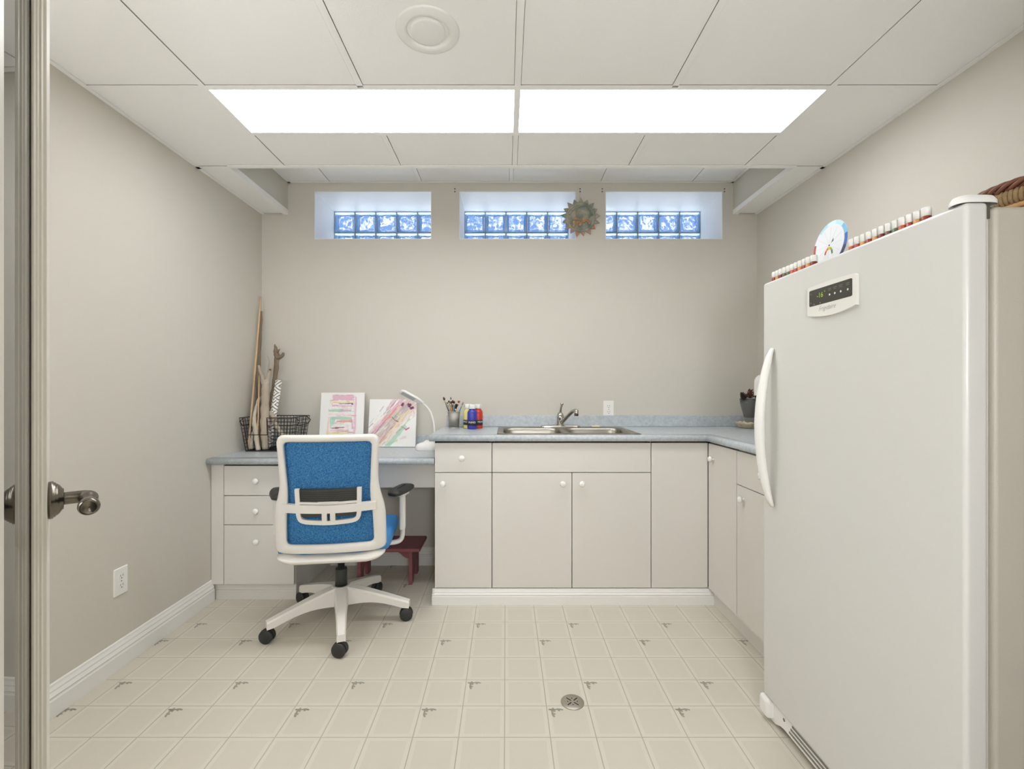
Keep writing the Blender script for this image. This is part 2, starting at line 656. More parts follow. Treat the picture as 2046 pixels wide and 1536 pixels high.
# --- windows of wavy glass blocks
mg = bpy.data.materials.new('wavy block glass')
mg.use_nodes = True
nt = mg.node_tree
nt.nodes.clear()
go = nt.nodes.new('ShaderNodeOutputMaterial')
gg = nt.nodes.new('ShaderNodeBsdfGlass')
gg.inputs['IOR'].default_value = 1.45
gg.inputs['Roughness'].default_value = 0.0
gg.inputs['Color'].default_value = (0.90, 0.94, 1.0, 1)
gt = nt.nodes.new('ShaderNodeTexCoord')
gm = nt.nodes.new('ShaderNodeMapping')
gm.inputs['Scale'].default_value = (1, 0.2, 1)
goi = nt.nodes.new('ShaderNodeObjectInfo')
gma = nt.nodes.new('ShaderNodeVectorMath')
gma.operation = 'SCALE'
gadd = nt.nodes.new('ShaderNodeVectorMath')
gadd.operation = 'ADD'
nt.links.new(goi.outputs['Location'], gma.inputs[0])
gma.inputs['Scale'].default_value = 3.7
nt.links.new(gt.outputs['Object'], gm.inputs['Vector'])
nt.links.new(gm.outputs['Vector'], gadd.inputs[0])
nt.links.new(gma.outputs['Vector'], gadd.inputs[1])
gn = nt.nodes.new('ShaderNodeTexNoise')
gn.inputs['Scale'].default_value = 21
gn.inputs['Detail'].default_value = 0.6
nt.links.new(gadd.outputs['Vector'], gn.inputs['Vector'])
gb = nt.nodes.new('ShaderNodeBump')
gb.inputs['Strength'].default_value = 1.0
gb.inputs['Distance'].default_value = 0.02
nt.links.new(gn.outputs['Fac'], gb.inputs['Height'])
nt.links.new(gb.outputs['Normal'], gg.inputs['Normal'])
nt.links.new(gg.outputs[0], go.inputs['Surface'])
MATS['glass'] = mg
mr = bpy.data.materials.new('clear block glass edge')
mr.use_nodes = True
p = mr.node_tree.nodes['Principled BSDF']
p.inputs['Base Color'].default_value = rgb(150, 182, 210)
p.inputs['Roughness'].default_value = 0.18
p.inputs['Transmission Weight'].default_value = 0.75
p.inputs['IOR'].default_value = 1.3
M_mortar = mat('grey mortar', rgb(160, 163, 164), 0.8, bump=0.3, bscale=120)

YG = 3.452                                        # plane of the blocks
blk = None
for wi, (x0, x1) in enumerate(WIN):
    m = MB()
    q = 0.003
    m.box(x0, x0 + q, YB - 0.0005, YG + 0.08, WZ0, WZ1)
    m.box(x1 - q, x1, YB - 0.0005, YG + 0.08, WZ0, WZ1)
    m.box(x0, x1, YB - 0.0005, YG + 0.08, WZ1 - q, WZ1)
    m.box(x0, x1, YB - 0.0005, YG + 0.08, WZ0, WZ0 + q)
    win = struct(m.build('window_%d' % (wi + 1), M_reveal))
    pw = (x1 - x0 - 2 * q) / 5.0
    pz = (WZ1 - WZ0 - 2 * q) / 2.0
    m = MB()
    for i in range(6):
        xx = x0 + q + i * pw
        m.box(max(xx - 0.0035, x0 + q), min(xx + 0.0035, x1 - q), YG + 0.006, YG + 0.078, WZ0 + q, WZ1 - q)
    for i in range(3):
        zz = WZ0 + q + i * pz
        m.box(x0 + q, x1 - q, YG + 0.008, YG + 0.076, max(zz - 0.0035, WZ0 + q), min(zz + 0.0035, WZ1 - q))
    m.build('mortar_joint', M_mortar, win)
    for i in range(5):
        for k in range(2):
            cxb, czb = x0 + q + (i + 0.5) * pw, WZ0 + q + (k + 0.5) * pz
            if blk is None:
                hw, hz = pw / 2 - 0.005, pz / 2 - 0.005
                def rl(a, y, r):
                    pts = round_poly([(-a, -a), (a, -a), (a, a), (-a, a)], r, 3)
                    return [(p_[0], y, p_[1]) for p_ in pts]
                b = MB()
                fr, bk = 0.0, 0.074
                L = [rl(hw - 0.016, fr + 0.006, 0.008), rl(hw - 0.013, fr, 0.008), rl(hw - 0.003, fr + 0.002, 0.007), rl(hw, fr + 0.008, 0.006),
                     rl(hw, bk - 0.008, 0.006), rl(hw - 0.003, bk - 0.002, 0.007), rl(hw - 0.013, bk, 0.008), rl(hw - 0.016, bk - 0.006, 0.008)]
                b.loops(L, False, 1, True)
                n = len(L[0])
                b.add(L[0], [tuple(range(n))], 0)
                b.add(L[-1], [tuple(range(n))], 0)
                ob = b.build('glass_block', [mg, mr], win, local=True)
                blk = ob.data
            else:
                ob = bpy.data.objects.new('glass_block', blk)
                C.objects.link(ob)
                ob.parent = win
            ob.location = Vector((cxb, YG, czb)) - win.location

# --- glazed door standing open at the left
PH = math.radians(42.5)
DU = Vector((-math.sin(PH), math.cos(PH), 0))     # along the door, from hinge to latch
DN = Vector((-math.cos(PH), -math.sin(PH), 0))    # towards the side away from the camera
DD = 0.062


def dp(t, e, z):
    """door point: t along, e out of the glass towards the camera side, z up"""
    return tuple(DU * t + DN * (DD - e) + Vector((0, 0, z)))


def dbox(m, t0, t1, e0, e1, z0, z1, mi=0):
    return m.add([dp(t0, e0, z0), dp(t1, e0, z0), dp(t1, e1, z0), dp(t0, e1, z0), dp(t0, e0, z1), dp(t1, e0, z1), dp(t1, e1, z1), dp(t0, e1, z1)],
                 [(0, 3, 2, 1), (4, 5, 6, 7), (0, 1, 5, 4), (1, 2, 6, 5), (2, 3, 7, 6), (3, 0, 4, 7)], mi)


door = bpy.data.objects.new('door_1', None)
C.objects.link(door)
door.location = dp(0.83, 0, 0.0)
struct(door)
M_door = mat('cream painted door', rgb(232, 228, 217), 0.4)
M_bead = mat('cream glazing bead', rgb(226, 221, 208), 0.4)
T0, T1, TG0, TG1 = 0.415, 1.235, 0.520, 1.130
ZD0, ZD1, ZG0, ZG1 = 0.012, 2.04, 0.24, 1.92
for (a, b) in ((T0, TG0), (TG1, T1)):
    dbox(MB(), a, b, -0.019, 0.019, ZD0, ZD1).build('stile', M_door, door)
dbox(MB(), TG0, TG1, -0.019, 0.019, ZD0, ZG0).build('rail', M_door, door)
dbox(MB(), TG0, TG1, -0.019, 0.019, ZG1, ZD1).build('rail', M_door, door)
mgl = bpy.data.materials.new('door pane glass')
mgl.use_nodes = True
nt = mgl.node_tree
nt.nodes.clear()
o_ = nt.nodes.new('ShaderNodeOutputMaterial')
fx = nt.nodes.new('ShaderNodeFresnel')
fx.inputs['IOR'].default_value = 1.52
tr = nt.nodes.new('ShaderNodeBsdfTransparent')
tr.inputs['Color'].default_value = (0.95, 0.98, 0.96, 1)
gl = nt.nodes.new('ShaderNodeBsdfGlossy')
gl.inputs['Roughness'].default_value = 0.0
mx = nt.nodes.new('ShaderNodeMixShader')
nt.links.new(fx.outputs[0], mx.inputs[0])
nt.links.new(tr.outputs[0], mx.inputs[1])
nt.links.new(gl.outputs[0], mx.inputs[2])
nt.links.new(mx.outputs[0], o_.inputs['Surface'])
dbox(MB(), TG0, TG1, -0.0025, 0.0, ZG0, ZG1).build('glass_pane', mgl, door)
# stepped glazing beads around the pane on both faces
bp = [(0.0, 0.0012), (0.016, 0.0012), (0.016, 0.004), (0.0135, 0.0065), (0.0130, 0.0085), (0.0095, 0.0105), (0.0095, 0.0130), (0.006, 0.0150), (0.0045, 0.0185), (0.0, 0.0185)]
for s in (1, -1):
    for (t, d) in ((TG1, -1), (TG0, 1)):
        MB().prism(bp, lambda a, b, z: dp(t + d * a, s * b - (0.0025 if s < 0 else 0), z), ZG0, ZG1).build('glazing_bead', M_bead, door)
    for (z, d) in ((ZG0, 1), (ZG1, -1)):
        MB().prism(bp, lambda a, b, t: dp(t, s * b - (0.0025 if s < 0 else 0), z + d * a), TG0, TG1).build('glazing_bead', M_bead, door)
dbox(MB(), TG1 - 0.0185, TG1 - 0.015, 0.0, 0.0011, ZG0, ZG1).build('glazing_seal', M_dark, door)
# lever handles
M_pew = mat('aged pewter', rgb(118, 112, 102), 0.26, 1.0, var=0.3, vscale=120, bump=0.1, bscale=200)
for s in (1, -1):
    zc, tc_ = 0.977, 1.183
    ax = -DN * s
    org = Vector(dp(tc_, 0.019 * s, zc))
    m = MB().lathe([(0.001, 0), (0.033, 0), (0.034, 0.003), (0.034, 0.006), (0.0315, 0.0075), (0.0315, 0.009), (0.029, 0.0105), (0.0285, 0.012), (0.025, 0.0155), (0.020, 0.0185), (0.0185, 0.0205), (0.001, 0.0205)],
                   org, ax, 32)
    rose = m.build('lever_handle', M_pew, door)
    pth = [org + ax * 0.018, org + ax * 0.044, org + ax * 0.053 - DU * 0.006, org + ax * 0.054 - DU * 0.028]
    MB().tube(smooth_path([tuple(p_) for p_ in pth], 5), 0.0115, 14).build('neck', M_pew, rose)
    st = org + ax * 0.054 - DU * 0.020
    MB().lathe([(0.001, 0), (0.0125, 0.001), (0.0145, 0.006), (0.0125, 0.016), (0.009, 0.024), (0.0085, 0.036), (0.0115, 0.052), (0.0150, 0.066), (0.0155, 0.076), (0.0135, 0.083), (0.0115, 0.085), (0.0095, 0.0835), (0.001, 0.0825)],
               st, -DU + Vector((0, 0, -0.03)), 24).build('grip', M_pew, rose)
for z in (0.25, 1.02, 1.80):
    MB().cyl(dp(T0 - 0.004, -0.019, z - 0.04), dp(T0 - 0.004, -0.019, z + 0.04), 0.006, n=10).build('hinge', M_pew, door)

# ================================================================== LIGHTS OF THE ROOM AND ADDED FILL
for li, (x0, x1, lab) in enumerate(((BARX[0], BARX[2], 'bright fluorescent ceiling panel with prismatic lens above the blue office chair'),
                                    (BARX[2], BARX[4], 'bright fluorescent ceiling panel with prismatic lens on the freezer side of the room'))):
    r = thing('ceiling_light', lab, 'light', ((x0 + x1) / 2, (LY0 + LY1) / 2, ZC + 0.002), 0, 'fluorescent ceiling panels')
    e = mat_emit('fluorescent lens %d' % li, (0.97, 0.983, 1.025, 1), TROFFER * (1.06 if li == 0 else 0.94))
    nt = e.node_tree
    em = [n for n in nt.nodes if n.type == 'EMISSION'][0]
    t_ = nt.nodes.new('ShaderNodeTexCoord')
    ck = nt.nodes.new('ShaderNodeTexChecker')
    ck.inputs['Scale'].default_value = 110
    ck.inputs['Color1'].default_value = (0.97, 0.983, 1.025, 1)
    ck.inputs['Color2'].default_value = (0.885, 0.90, 0.93, 1)
    mpp = nt.nodes.new('ShaderNodeMapping')
    mpp.inputs['Rotation'].default_value = (0, 0, math.pi / 4)
    nt.links.new(t_.outputs['Object'], mpp.inputs['Vector'])
    nt.links.new(mpp.outputs['Vector'], ck.inputs['Vector'])
    nt.links.new(ck.outputs['Color'], em.inputs['Color'])
    a0, a1, b0, b1 = x0 + BW, x1 - BW, LY0, LY1
    MB().box(a0 + 0.001, a1 - 0.001, b0 + 0.001, b1 - 0.001, ZC + 0.006, ZC + 0.009).build('lens', e, r)
    m = MB()
    m.box(a0 - 0.008, a1 + 0.008, b0 - 0.004, b0 + 0.004, ZC + 0.0028, ZC + 0.10)
    m.box(a0 - 0.008, a1 + 0.008, b1 - 0.004, b1 + 0.004, ZC + 0.0028, ZC + 0.10)
    m.box(a0 - 0.008, a0 - 0.001, b0, b1, ZC + 0.0028, ZC + 0.10)
    m.box(a1 + 0.001, a1 + 0.008, b0, b1, ZC + 0.0028, ZC + 0.10)
    m.box(a0 - 0.008, a1 + 0.008, b0, b1, ZC + 0.10, ZC + 0.103)
    m.build('housing', M_grid, r)
for (hx_, hy_, hz_, pw_, lab) in ((0.25, -0.60, 1.35, HALL_FILL, 'unseen globe lamp added as fill light in the hallway outside the doorway'),
                                  (-1.28, 0.48, 1.30, CORNER, 'unseen globe lamp added as fill light in the room corner behind the glazed door')):
    r = thing('globe_fill_light', lab, 'lamp', (hx_, hy_, 0.0005), 0, 'added fill globes')  # made-up lamps out of view, added to brighten the ceiling and walls
    MB().ball((hx_, hy_, hz_), 0.14, 28).build('globe', mat_emit('added fill glow %.2f' % hx_, (0.965, 0.983, 1.04, 1), pw_), r)
    MB().lathe([(0.001, -0.16), (0.03, -0.16), (0.05, -0.145), (0.05, -0.128), (0.001, -0.126)], (hx_, hy_, hz_), n=24).build('holder', M_chrome, r)
    MB().cyl((hx_, hy_, 0.02), (hx_, hy_, hz_ - 0.15), 0.010, n=12).build('pole', M_chrome, r)
    MB().lathe([(0.001, 0.0), (0.13, 0.0), (0.13, 0.015), (0.10, 0.022), (0.001, 0.024)], (hx_, hy_, 0.0005), n=32).build('base', M_chrome, r)

# round ceiling vent
vx, vy = -0.2555, 1.520
r = thing('ceiling_vent', 'round white air valve with a domed centre disc in a ceiling tile', 'vent', (vx, vy, ZC))
DN_ = (0, 0, -1)
MB().lathe([(0.0655, -0.012), (0.0675, 0.002), (0.0690, 0.005), (0.074, 0.009), (0.080, 0.0085), (0.098, 0.004), (0.1025, 0.002), (0.1035, -0.003)], (vx, vy, ZC + 0.002), DN_, 48).build('flange', M_plast, r)
MB().lathe([(0.0555, -0.010), (0.0570, 0.004), (0.0555, 0.0065), (0.050, 0.0085), (0.03, 0.0105), (0.001, 0.0115)], (vx, vy, ZC + 0.002), DN_, 48).build('centre_disc', M_plast, r)
MB().lathe([(0.050, -0.009), (0.064, -0.009)], (vx, vy, ZC + 0.002), DN_, 48).build('air_gap', M_dark, r)

# ================================================================== CABINETS
ZT = 0.926                                        # worktop height
CF = 2.540                                        # front of the doors on the sink run
M_knob = mat('white ceramic knob', rgb(240, 238, 232), 0.25)


def knob(parent, c, d):
    MB().lathe([(0.0065, 0.0), (0.006, 0.008), (0.008, 0.011), (0.0145, 0.0145), (0.0165, 0.019), (0.0155, 0.024), (0.010, 0.0275), (0.001, 0.0285)], c, d, 20).build('knob', M_knob, parent)


def front(parent, name, x0, x1, z0, z1, y, kn=None, th=0.018, mt=None):
    o = MB().rbox(x0 + 0.0018, x1 - 0.0018, y, y + th, z0 + 0.0018, z1 - 0.0018, 0.0012, 1).build(name, mt or M_cab, parent)
    if kn:
        knob(o, (kn[0], y, kn[1]), (0, -1, 0))
    return o


def carcass(parent, x0, x1, y0, y1, z0, z1):
    m = MB()
    m.box(x0, x0 + 0.016, y0, y1, z0, z1)
    m.box(x1 - 0.016, x1, y0, y1, z0, z1)
    m.box(x0, x1, y0, y1, z0, z0 + 0.016)
    m.box(x0, x1, y1 - 0.006, y1, z0, z1)
    m.box(x0, x1, y0, y0 + 0.0015, z0, z1, 1)
    return m.build('carcass', [M_cab, M_dark], parent)


ZB, ZTF, ZM = 0.088, 0.884, 0.720
YK = YB - 0.002
x0, x1 = -0.391, -0.0766
c = thing('drawer_base_cabinet', 'narrow white base cabinet with one drawer over a door beside the knee space', 'cabinet', ((x0 + x1) / 2, 2.8, 0))
carcass(c, x0, x1, CF + 0.019, YK, 0.0, 0.891)
front(c, 'drawer', x0, x1, ZM, ZTF, CF, (-0.2405, 0.800))
front(c, 'door', x0, x1, ZB, ZM, CF, (-0.3435, 0.661))
x0, x1 = -0.0766, 0.794
c = thing('sink_base_cabinet', 'wide white two-door cabinet with a blank panel under the steel sink', 'cabinet', ((x0 + x1) / 2, 2.8, 0))
m = MB()
m.box(x0 + 0.0005, x0 + 0.016, CF + 0.019, YK, 0, 0.891)
m.box(x1 - 0.016, x1 - 0.0005, CF + 0.019, YK, 0, 0.891)
m.box(x0 + 0.016, x1 - 0.016, CF + 0.019, YK, 0.0, 0.10)
m.box(x0 + 0.0005, x1 - 0.0005, CF + 0.019, CF + 0.0205, 0, 0.891, 1)
m.build('carcass', [M_cab, M_dark], c)
front(c, 'blank_panel', x0, x1, ZM, ZTF, CF)
front(c, 'door', x0, 0.361, ZB, ZM, CF, (0.309, 0.661))
front(c, 'door', 0.361, x1, ZB, ZM, CF, (0.4135, 0.661))
x0, x1 = 0.794, 1.1056
c = thing('corner_cabinet', 'white corner cabinet with a blank panel and one narrow door facing the room', 'cabinet', (1.30, 2.75, 0))
front(c, 'blank_panel', x0, x1, ZB, ZTF, CF)
m = MB()
m.box(x0 + 0.0005, XR - 0.002, CF + 0.019, YK, 0.0, 0.891)
m.box(1.1246, XR - 0.002, 2.2265, CF + 0.019, ZB, 0.891)
m.build('carcass', M_cab, c)
m = MB().box(0.797, 1.124, CF + 0.0182, CF + 0.0188, ZB, 0.8915)
m.box(1.1238, 1.1244, 2.24, CF + 0.018, ZB, 0.8915)
m.build('gap', M_dark, c)
XS = 1.1056                                       # front of the side-run doors


def side_front(parent, name, y0, y1, z0, z1, kn=None):
    o = MB().rbox(XS, XS + 0.018, y0 + 0.0018, y1 - 0.0018, z0 + 0.0018, z1 - 0.0018, 0.0012, 1).build(name, M_cab, parent)
    if kn:
        knob(o, (XS, kn[0], kn[1]), (-1, 0, 0))
    return o


side_front(c, 'door', 2.2265, CF - 0.001, ZB, ZTF, (2.475, 0.803))
c = thing('side_base_cabinet', 'white drawer and door cabinet between the corner and the freezer', 'cabinet', (1.40, 1.98, 0))
m = MB()
m.box(1.1246, XR - 0.002, 1.70, 2.226, ZB, 0.891)
m.box(1.152, XR - 0.002, 1.70, 2.226, 0, ZB)
m.build('carcass', M_cab, c)
MB().box(1.1238, 1.1245, 1.71, 2.22, ZB + 0.01, ZTF - 0.01).build('gap', M_dark, c)
side_front(c, 'drawer', 1.70, 2.2255, 0.722, ZTF, (1.985, 0.805))
side_front(c, 'door', 1.70, 2.2255, ZB, 0.722, (2.160, 0.663))

# --- worktop of the sink run and the side run, with rolled front edge and upstand
mc = bpy.data.materials.new('blue grey laminate')
mc.use_nodes = True
nt = mc.node_tree
p = nt.nodes['Principled BSDF']
p.inputs['Roughness'].default_value = 0.34
t_ = nt.nodes.new('ShaderNodeTexCoord')
n1 = nt.nodes.new('ShaderNodeTexNoise')
n1.inputs['Scale'].default_value = 55
n1.inputs['Detail'].default_value = 6
n1.inputs['Roughness'].default_value = 0.7
cr = nt.nodes.new('ShaderNodeValToRGB')
cr.color_ramp.elements[0].position = 0.3
cr.color_ramp.elements[0].color = rgb(166, 175, 180)
cr.color_ramp.elements[1].position = 0.7
cr.color_ramp.elements[1].color = rgb(202, 207, 209)
nt.links.new(t_.outputs['Object'], n1.inputs['Vector'])
nt.links.new(n1.outputs['Fac'], cr.inputs['Fac'])
nt.links.new(cr.outputs['Color'], p.inputs['Base Color'])


def edge_profile(zt, zb, y0):
    """rolled front edge as (depth, height), y0 = foremost point"""
    r = (zt - zb) / 2
    pts = []
    for k in range(9):
        a = math.pi / 2 + math.pi * k / 8
        pts.append((y0 + r + r * 0.9 * math.cos(a), zb + r + r * math.sin(a)))
    return pts + [(y0 + 0.06, zb), (y0 + 0.06, zt)]


CY0 = 2.515
CXI = 1.080                                       # front edge of the side run
ZU = ZT - 0.034
top = thing('worktop', 'blue-grey laminate L-shaped worktop with rolled edge and low upstand', 'countertop', (0.5, 2.83, ZU))
m = MB()
m.prism(edge_profile(ZT, ZU, CY0), lambda a, b, d: (d if d < 0 else d + (a - CY0), a, b), -0.418, CXI, smooth=True)
hx0, hx1, hy0, hy1 = -0.035, 0.735, 2.575, 3.045    # opening for the sink
m.box(-0.418, hx0, CY0 + 0.06, YB - 0.001, ZU, ZT)
m.box(hx1, XR - 0.001, CY0 + 0.06, YB - 0.001, ZU, ZT)
m.box(hx0, hx1, hy1, YB - 0.001, ZU, ZT)
m.build('sink_run_top', mc, top)
m = MB()
m.prism(edge_profile(ZT, ZU, CXI), lambda a, b, d: (a, d if d < 2 else d + (a - CXI) - 0.0008, b), 1.70, CY0, smooth=True)
m.box(CXI + 0.06, XR - 0.001, 1.70, CY0 + 0.059, ZU, ZT)
m.build('side_run_top', mc, top)
m = MB()
m.rbox(-0.395, XR - 0.001, YB - 0.020, YB - 0.0005, ZT, ZT + 0.075, 0.004, 2)
m.rbox(XR - 0.020, XR - 0.0005, 1.70, YB - 0.02, ZT, ZT + 0.075, 0.004, 2)
m.build('upstand', mc, top)
# mitre seam from the inner corner to the wall corner
sv = Vector((XR - CXI - 0.03, YB - CY0 - 0.02, 0)).normalized()
sn = Vector((-sv.y, sv.x, 0)) * 0.0008
a_, b_ = Vector((CXI + 0.01, CY0 + 0.01, ZT + 0.0002)), Vector((XR - 0.03, YB - 0.03, ZT + 0.0002))
MB().add([tuple(a_ - sn), tuple(a_ + sn), tuple(b_ + sn), tuple(b_ - sn)], [(0, 1, 2, 3)]).build('seam', mat('laminate seam', rgb(120, 130, 138), 0.5), top)

# --- lower desk top
ZDK = 0.797
desk = thing('writing_desk', 'blue-grey laminate desk top set lower than the worktop beside it', 'desk', (-1.02, 2.83, ZDK - 0.034))
m = MB()
m.prism(edge_profile(ZDK, ZDK - 0.034, 2.529), lambda a, b, d: (d, a, b), XL + 0.0005, -0.393, smooth=True)
m.box(XL + 0.0005, -0.393, 2.529 + 0.06, YB - 0.001, ZDK - 0.034, ZDK)
m.build('top_board', mc, desk)
MB().rbox(XL + 0.0005, -0.395, YB - 0.020, YB - 0.0005, ZDK, ZDK + 0.075, 0.004, 2).build('upstand', mc, desk)
front(desk, 'apron_board', -1.172, -0.393, 0.624, 0.7625, 2.600)
# --- drawer cabinet of the desk
DF = 2.575
c = thing('desk_drawer_cabinet', 'white three-drawer cabinet under the desk end by the side wall', 'cabinet', (-1.40, 2.83, 0))
m = MB()
m.box(-1.190, -1.174, DF + 0.019, YK, 0.092, 0.7625)
m.box(XL + 0.001, -1.60, DF + 0.019, YK, 0.092, 0.7625)
m.box(-1.60, -1.19, DF + 0.019, YK, 0.092, 0.11)
m.box(XL + 0.001, -1.190, DF + 0.030, YK, 0.0, 0.092)
m.box(-1.635, -1.176, DF + 0.0185, DF + 0.020, 0.094, 0.7625, 1)
m.build('carcass', [M_cab, M_dark], c)
front(c, 'filler_strip', XL + 0.0005, -1.565, 0.092, 0.7625, DF + 0.001)
front(c, 'drawer', -1.565, -1.174, 0.586, 0.753, DF, (-1.380, 0.669))
front(c, 'drawer', -1.565, -1.174, 0.424, 0.586, DF, (-1.380, 0.503))
front(c, 'drawer', -1.565, -1.174, 0.092, 0.424, DF, (-1.378, 0.334))

# ================================================================== SINK AND TAP
sink = thing('kitchen_sink', 'stainless steel double-bowl drop-in sink in the worktop', 'sink', (0.35, 2.81, ZT))
sx0, sx1, sy0, sy1 = -0.051, 0.750, 2.556, 3.062
zr = ZT + 0.004


def rr(x0, x1, y0, y1, r, z, n=6):
    return [(p_[0], p_[1], z) for p_ in round_poly([(x0, y0), (x1, y0), (x1, y1), (x0, y1)], r, n)]


m = MB()
mid = (sx0 + sx1) / 2
N_ = 72
bowls = [(sx0 + 0.035, mid - 0.014), (mid + 0.014, sx1 - 0.035)]
for bi, (bx0, bx1) in enumerate(bowls):
    ox0, ox1 = (sx0, mid) if bi == 0 else (mid, sx1)
    by0, by1 = sy0 + 0.040, sy1 - 0.105
    cc = ((bx0 + bx1) / 2, (by0 + by1) / 2)
    outer = polar([(ox0, sy0), (ox1, sy0), (ox1, sy1), (ox0, sy1)], cc, N_)
    inner = polar(round_poly([(bx0, by0), (bx1, by0), (bx1, by1), (bx0, by1)], 0.06, 6), cc, N_)
    sh = lambda pts, d: [(cc[0] + (x - cc[0]) * d, cc[1] + (y - cc[1]) * d) for x, y in pts]
    z_ = lambda pts, z: [(x, y, z) for x, y in pts]
    m.loops([z_(outer, ZT + 0.0005), z_(sh(outer, 0.985), zr), z_(sh(inner, 1.03), zr), z_(inner, zr - 0.003), z_(sh(inner, 0.985), zr - 0.02), z_(sh(inner, 0.95), ZT - 0.15), z_(sh(inner, 0.86), ZT - 0.178), z_(sh(inner, 0.12), ZT - 0.182), z_(sh(inner, 0.01), ZT - 0.182)], False)
m.build('basin', M_steel, sink)
for bx0, bx1 in bowls:
    MB().lathe([(0.001, 0.002), (0.035, 0.003), (0.042, 0.0015), (0.043, 0)], ((bx0 + bx1) / 2, 2.76, ZT - 0.182), n=24).build('drain_cup', M_chrome, sink)

fx_, fy_ = 0.352, 3.008
tap = thing('kitchen_tap', 'chrome single-lever kitchen tap on the sink deck', 'tap', (fx_, fy_, zr))
pl = round_poly([(-0.13, -0.026), (0.13, -0.026), (0.13, 0.026), (-0.13, 0.026)], 0.025, 6)
lp = lambda s_, z: [(fx_ + x * s_, fy_ + y * (s_ if s_ > 0.9 else s_ * 0.8), z) for x, y in pl]
m = MB().loops([lp(1.0, zr + 0.0003), lp(1.0, zr + 0.006), lp(0.95, zr + 0.011), lp(0.6, zr + 0.015), lp(0.05, zr + 0.017)], False)
m.build('base_plate', M_chrome, tap)
MB().lathe([(0.024, 0.012), (0.0235, 0.03), (0.0225, 0.055), (0.0235, 0.062), (0.0225, 0.075), (0.018, 0.088), (0.010, 0.096), (0.001, 0.098)], (fx_, fy_, zr), n=24).build('body', M_chrome, tap)
pts = smooth_path([(fx_, fy_, zr + 0.088, 0.009), (fx_ + 0.001, fy_ - 0.004, zr + 0.105, 0.0075), (fx_ + 0.004, fy_ - 0.010, zr + 0.125, 0.0055), (fx_ + 0.007, fy_ - 0.016, zr + 0.142, 0.007), (fx_ + 0.008, fy_ - 0.018, zr + 0.150, 0.0115), (fx_ + 0.008, fy_ - 0.018, zr + 0.156, 0.009)], 4)
MB().tube([p_[:3] for p_ in pts], [float(p_[3]) for p_ in pts], 14).build('lever', M_chrome, tap)
pts = smooth_path([(fx_ + 0.006, fy_ - 0.012, zr + 0.030, 0.0135), (fx_ + 0.028, fy_ - 0.075, zr + 0.066, 0.0120), (fx_ + 0.053, fy_ - 0.145, zr + 0.104, 0.0110), (fx_ + 0.066, fy_ - 0.185, zr + 0.116, 0.0110), (fx_ + 0.072, fy_ - 0.202, zr + 0.114, 0.0110)], 5)
MB().tube([p_[:3] for p_ in pts], [float(p_[3]) for p_ in pts], 14).build('spout', M_chrome, tap)
MB().lathe([(0.001, 0.014), (0.0125, 0.014), (0.0135, 0.008), (0.0125, 0.004), (0.0135, 0.0), (0.0135, -0.022), (0.011, -0.024), (0.001, -0.022)], (fx_ + 0.073, fy_ - 0.205, zr + 0.108), n=20).build('aerator', M_chrome, tap)
tag(MB().rbox(0.553, 0.606, 2.990, 3.020, zr + 0.0003, zr + 0.010, 0.004, 2).build('soap_bar', mat('pale yellow soap', rgb(226, 220, 178), 0.5)), 'small pale yellow soap bar lying on the sink deck', 'soap')


# ================================================================== SOCKETS
def outlet(label, cx, cy, cz, axis):
    """axis: outward normal, 'x' for the left wall, 'y' for the back wall"""
    r = thing('wall_outlet', label, 'outlet', (cx, cy, cz - 0.0575), 0, 'double wall sockets')
    if axis == 'x':
        P = lambda a, b, d: (cx + d, cy - a, cz + b)
    else:
        P = lambda a, b, d: (cx + a, cy - d, cz + b)
    plate = round_poly([(-0.035, -0.0575), (0.035, -0.0575), (0.035, 0.0575), (-0.035, 0.0575)], 0.003, 3)
    m = MB()
    m.loops([[P(a, b, 0.0) for a, b in plate], [P(a, b, 0.003) for a, b in plate], [P(a * 0.94, b * 0.96, 0.0055) for a, b in plate]], False, 0, False)
    m.add([P(a * 0.94, b * 0.96, 0.0055) for a, b in plate], [tuple(range(len(plate)))])
    m.build('cover_plate', M_plast, r)
    for s in (1, -1):
        face = [(0.0165 * math.cos(2 * math.pi * k / 24), max(-0.0135, min(0.0135, 0.0165 * math.sin(2 * math.pi * k / 24))) + s * 0.0195) for k in range(24)]
        m = MB().prism(face, P, 0.005, 0.0072)
        rc_ = m.build('receptacle', M_knob, r)
        m = MB()
        for a in (-0.0062, 0.0062):
            m.prism([(a - 0.001, s * 0.0195 + 0.0005), (a + 0.001, s * 0.0195 + 0.0005), (a + 0.001, s * 0.0195 + 0.0085), (a - 0.001, s * 0.0195 + 0.0085)], P, 0.0070, 0.0074)
        m.prism([(0.0025 * math.cos(k * math.pi / 4), s * 0.0195 - 0.0065 + 0.0025 * math.sin(k * math.pi / 4)) for k in range(8)], P, 0.0070, 0.0074)
        m.build('slots', M_dark, rc_)
    MB().prism([(0.0025 * math.cos(k * math.pi / 4), 0.0025 * math.sin(k * math.pi / 4)) for k in range(8)], P, 0.005, 0.0068).build('screw', M_chrome, r)


outlet('white double wall socket low on the bare side wall above the baseboard', XL, 1.971, 0.364, 'x')
outlet('white double wall socket above the worktop upstand behind the sink', 0.6875, YB, 1.040, 'y')

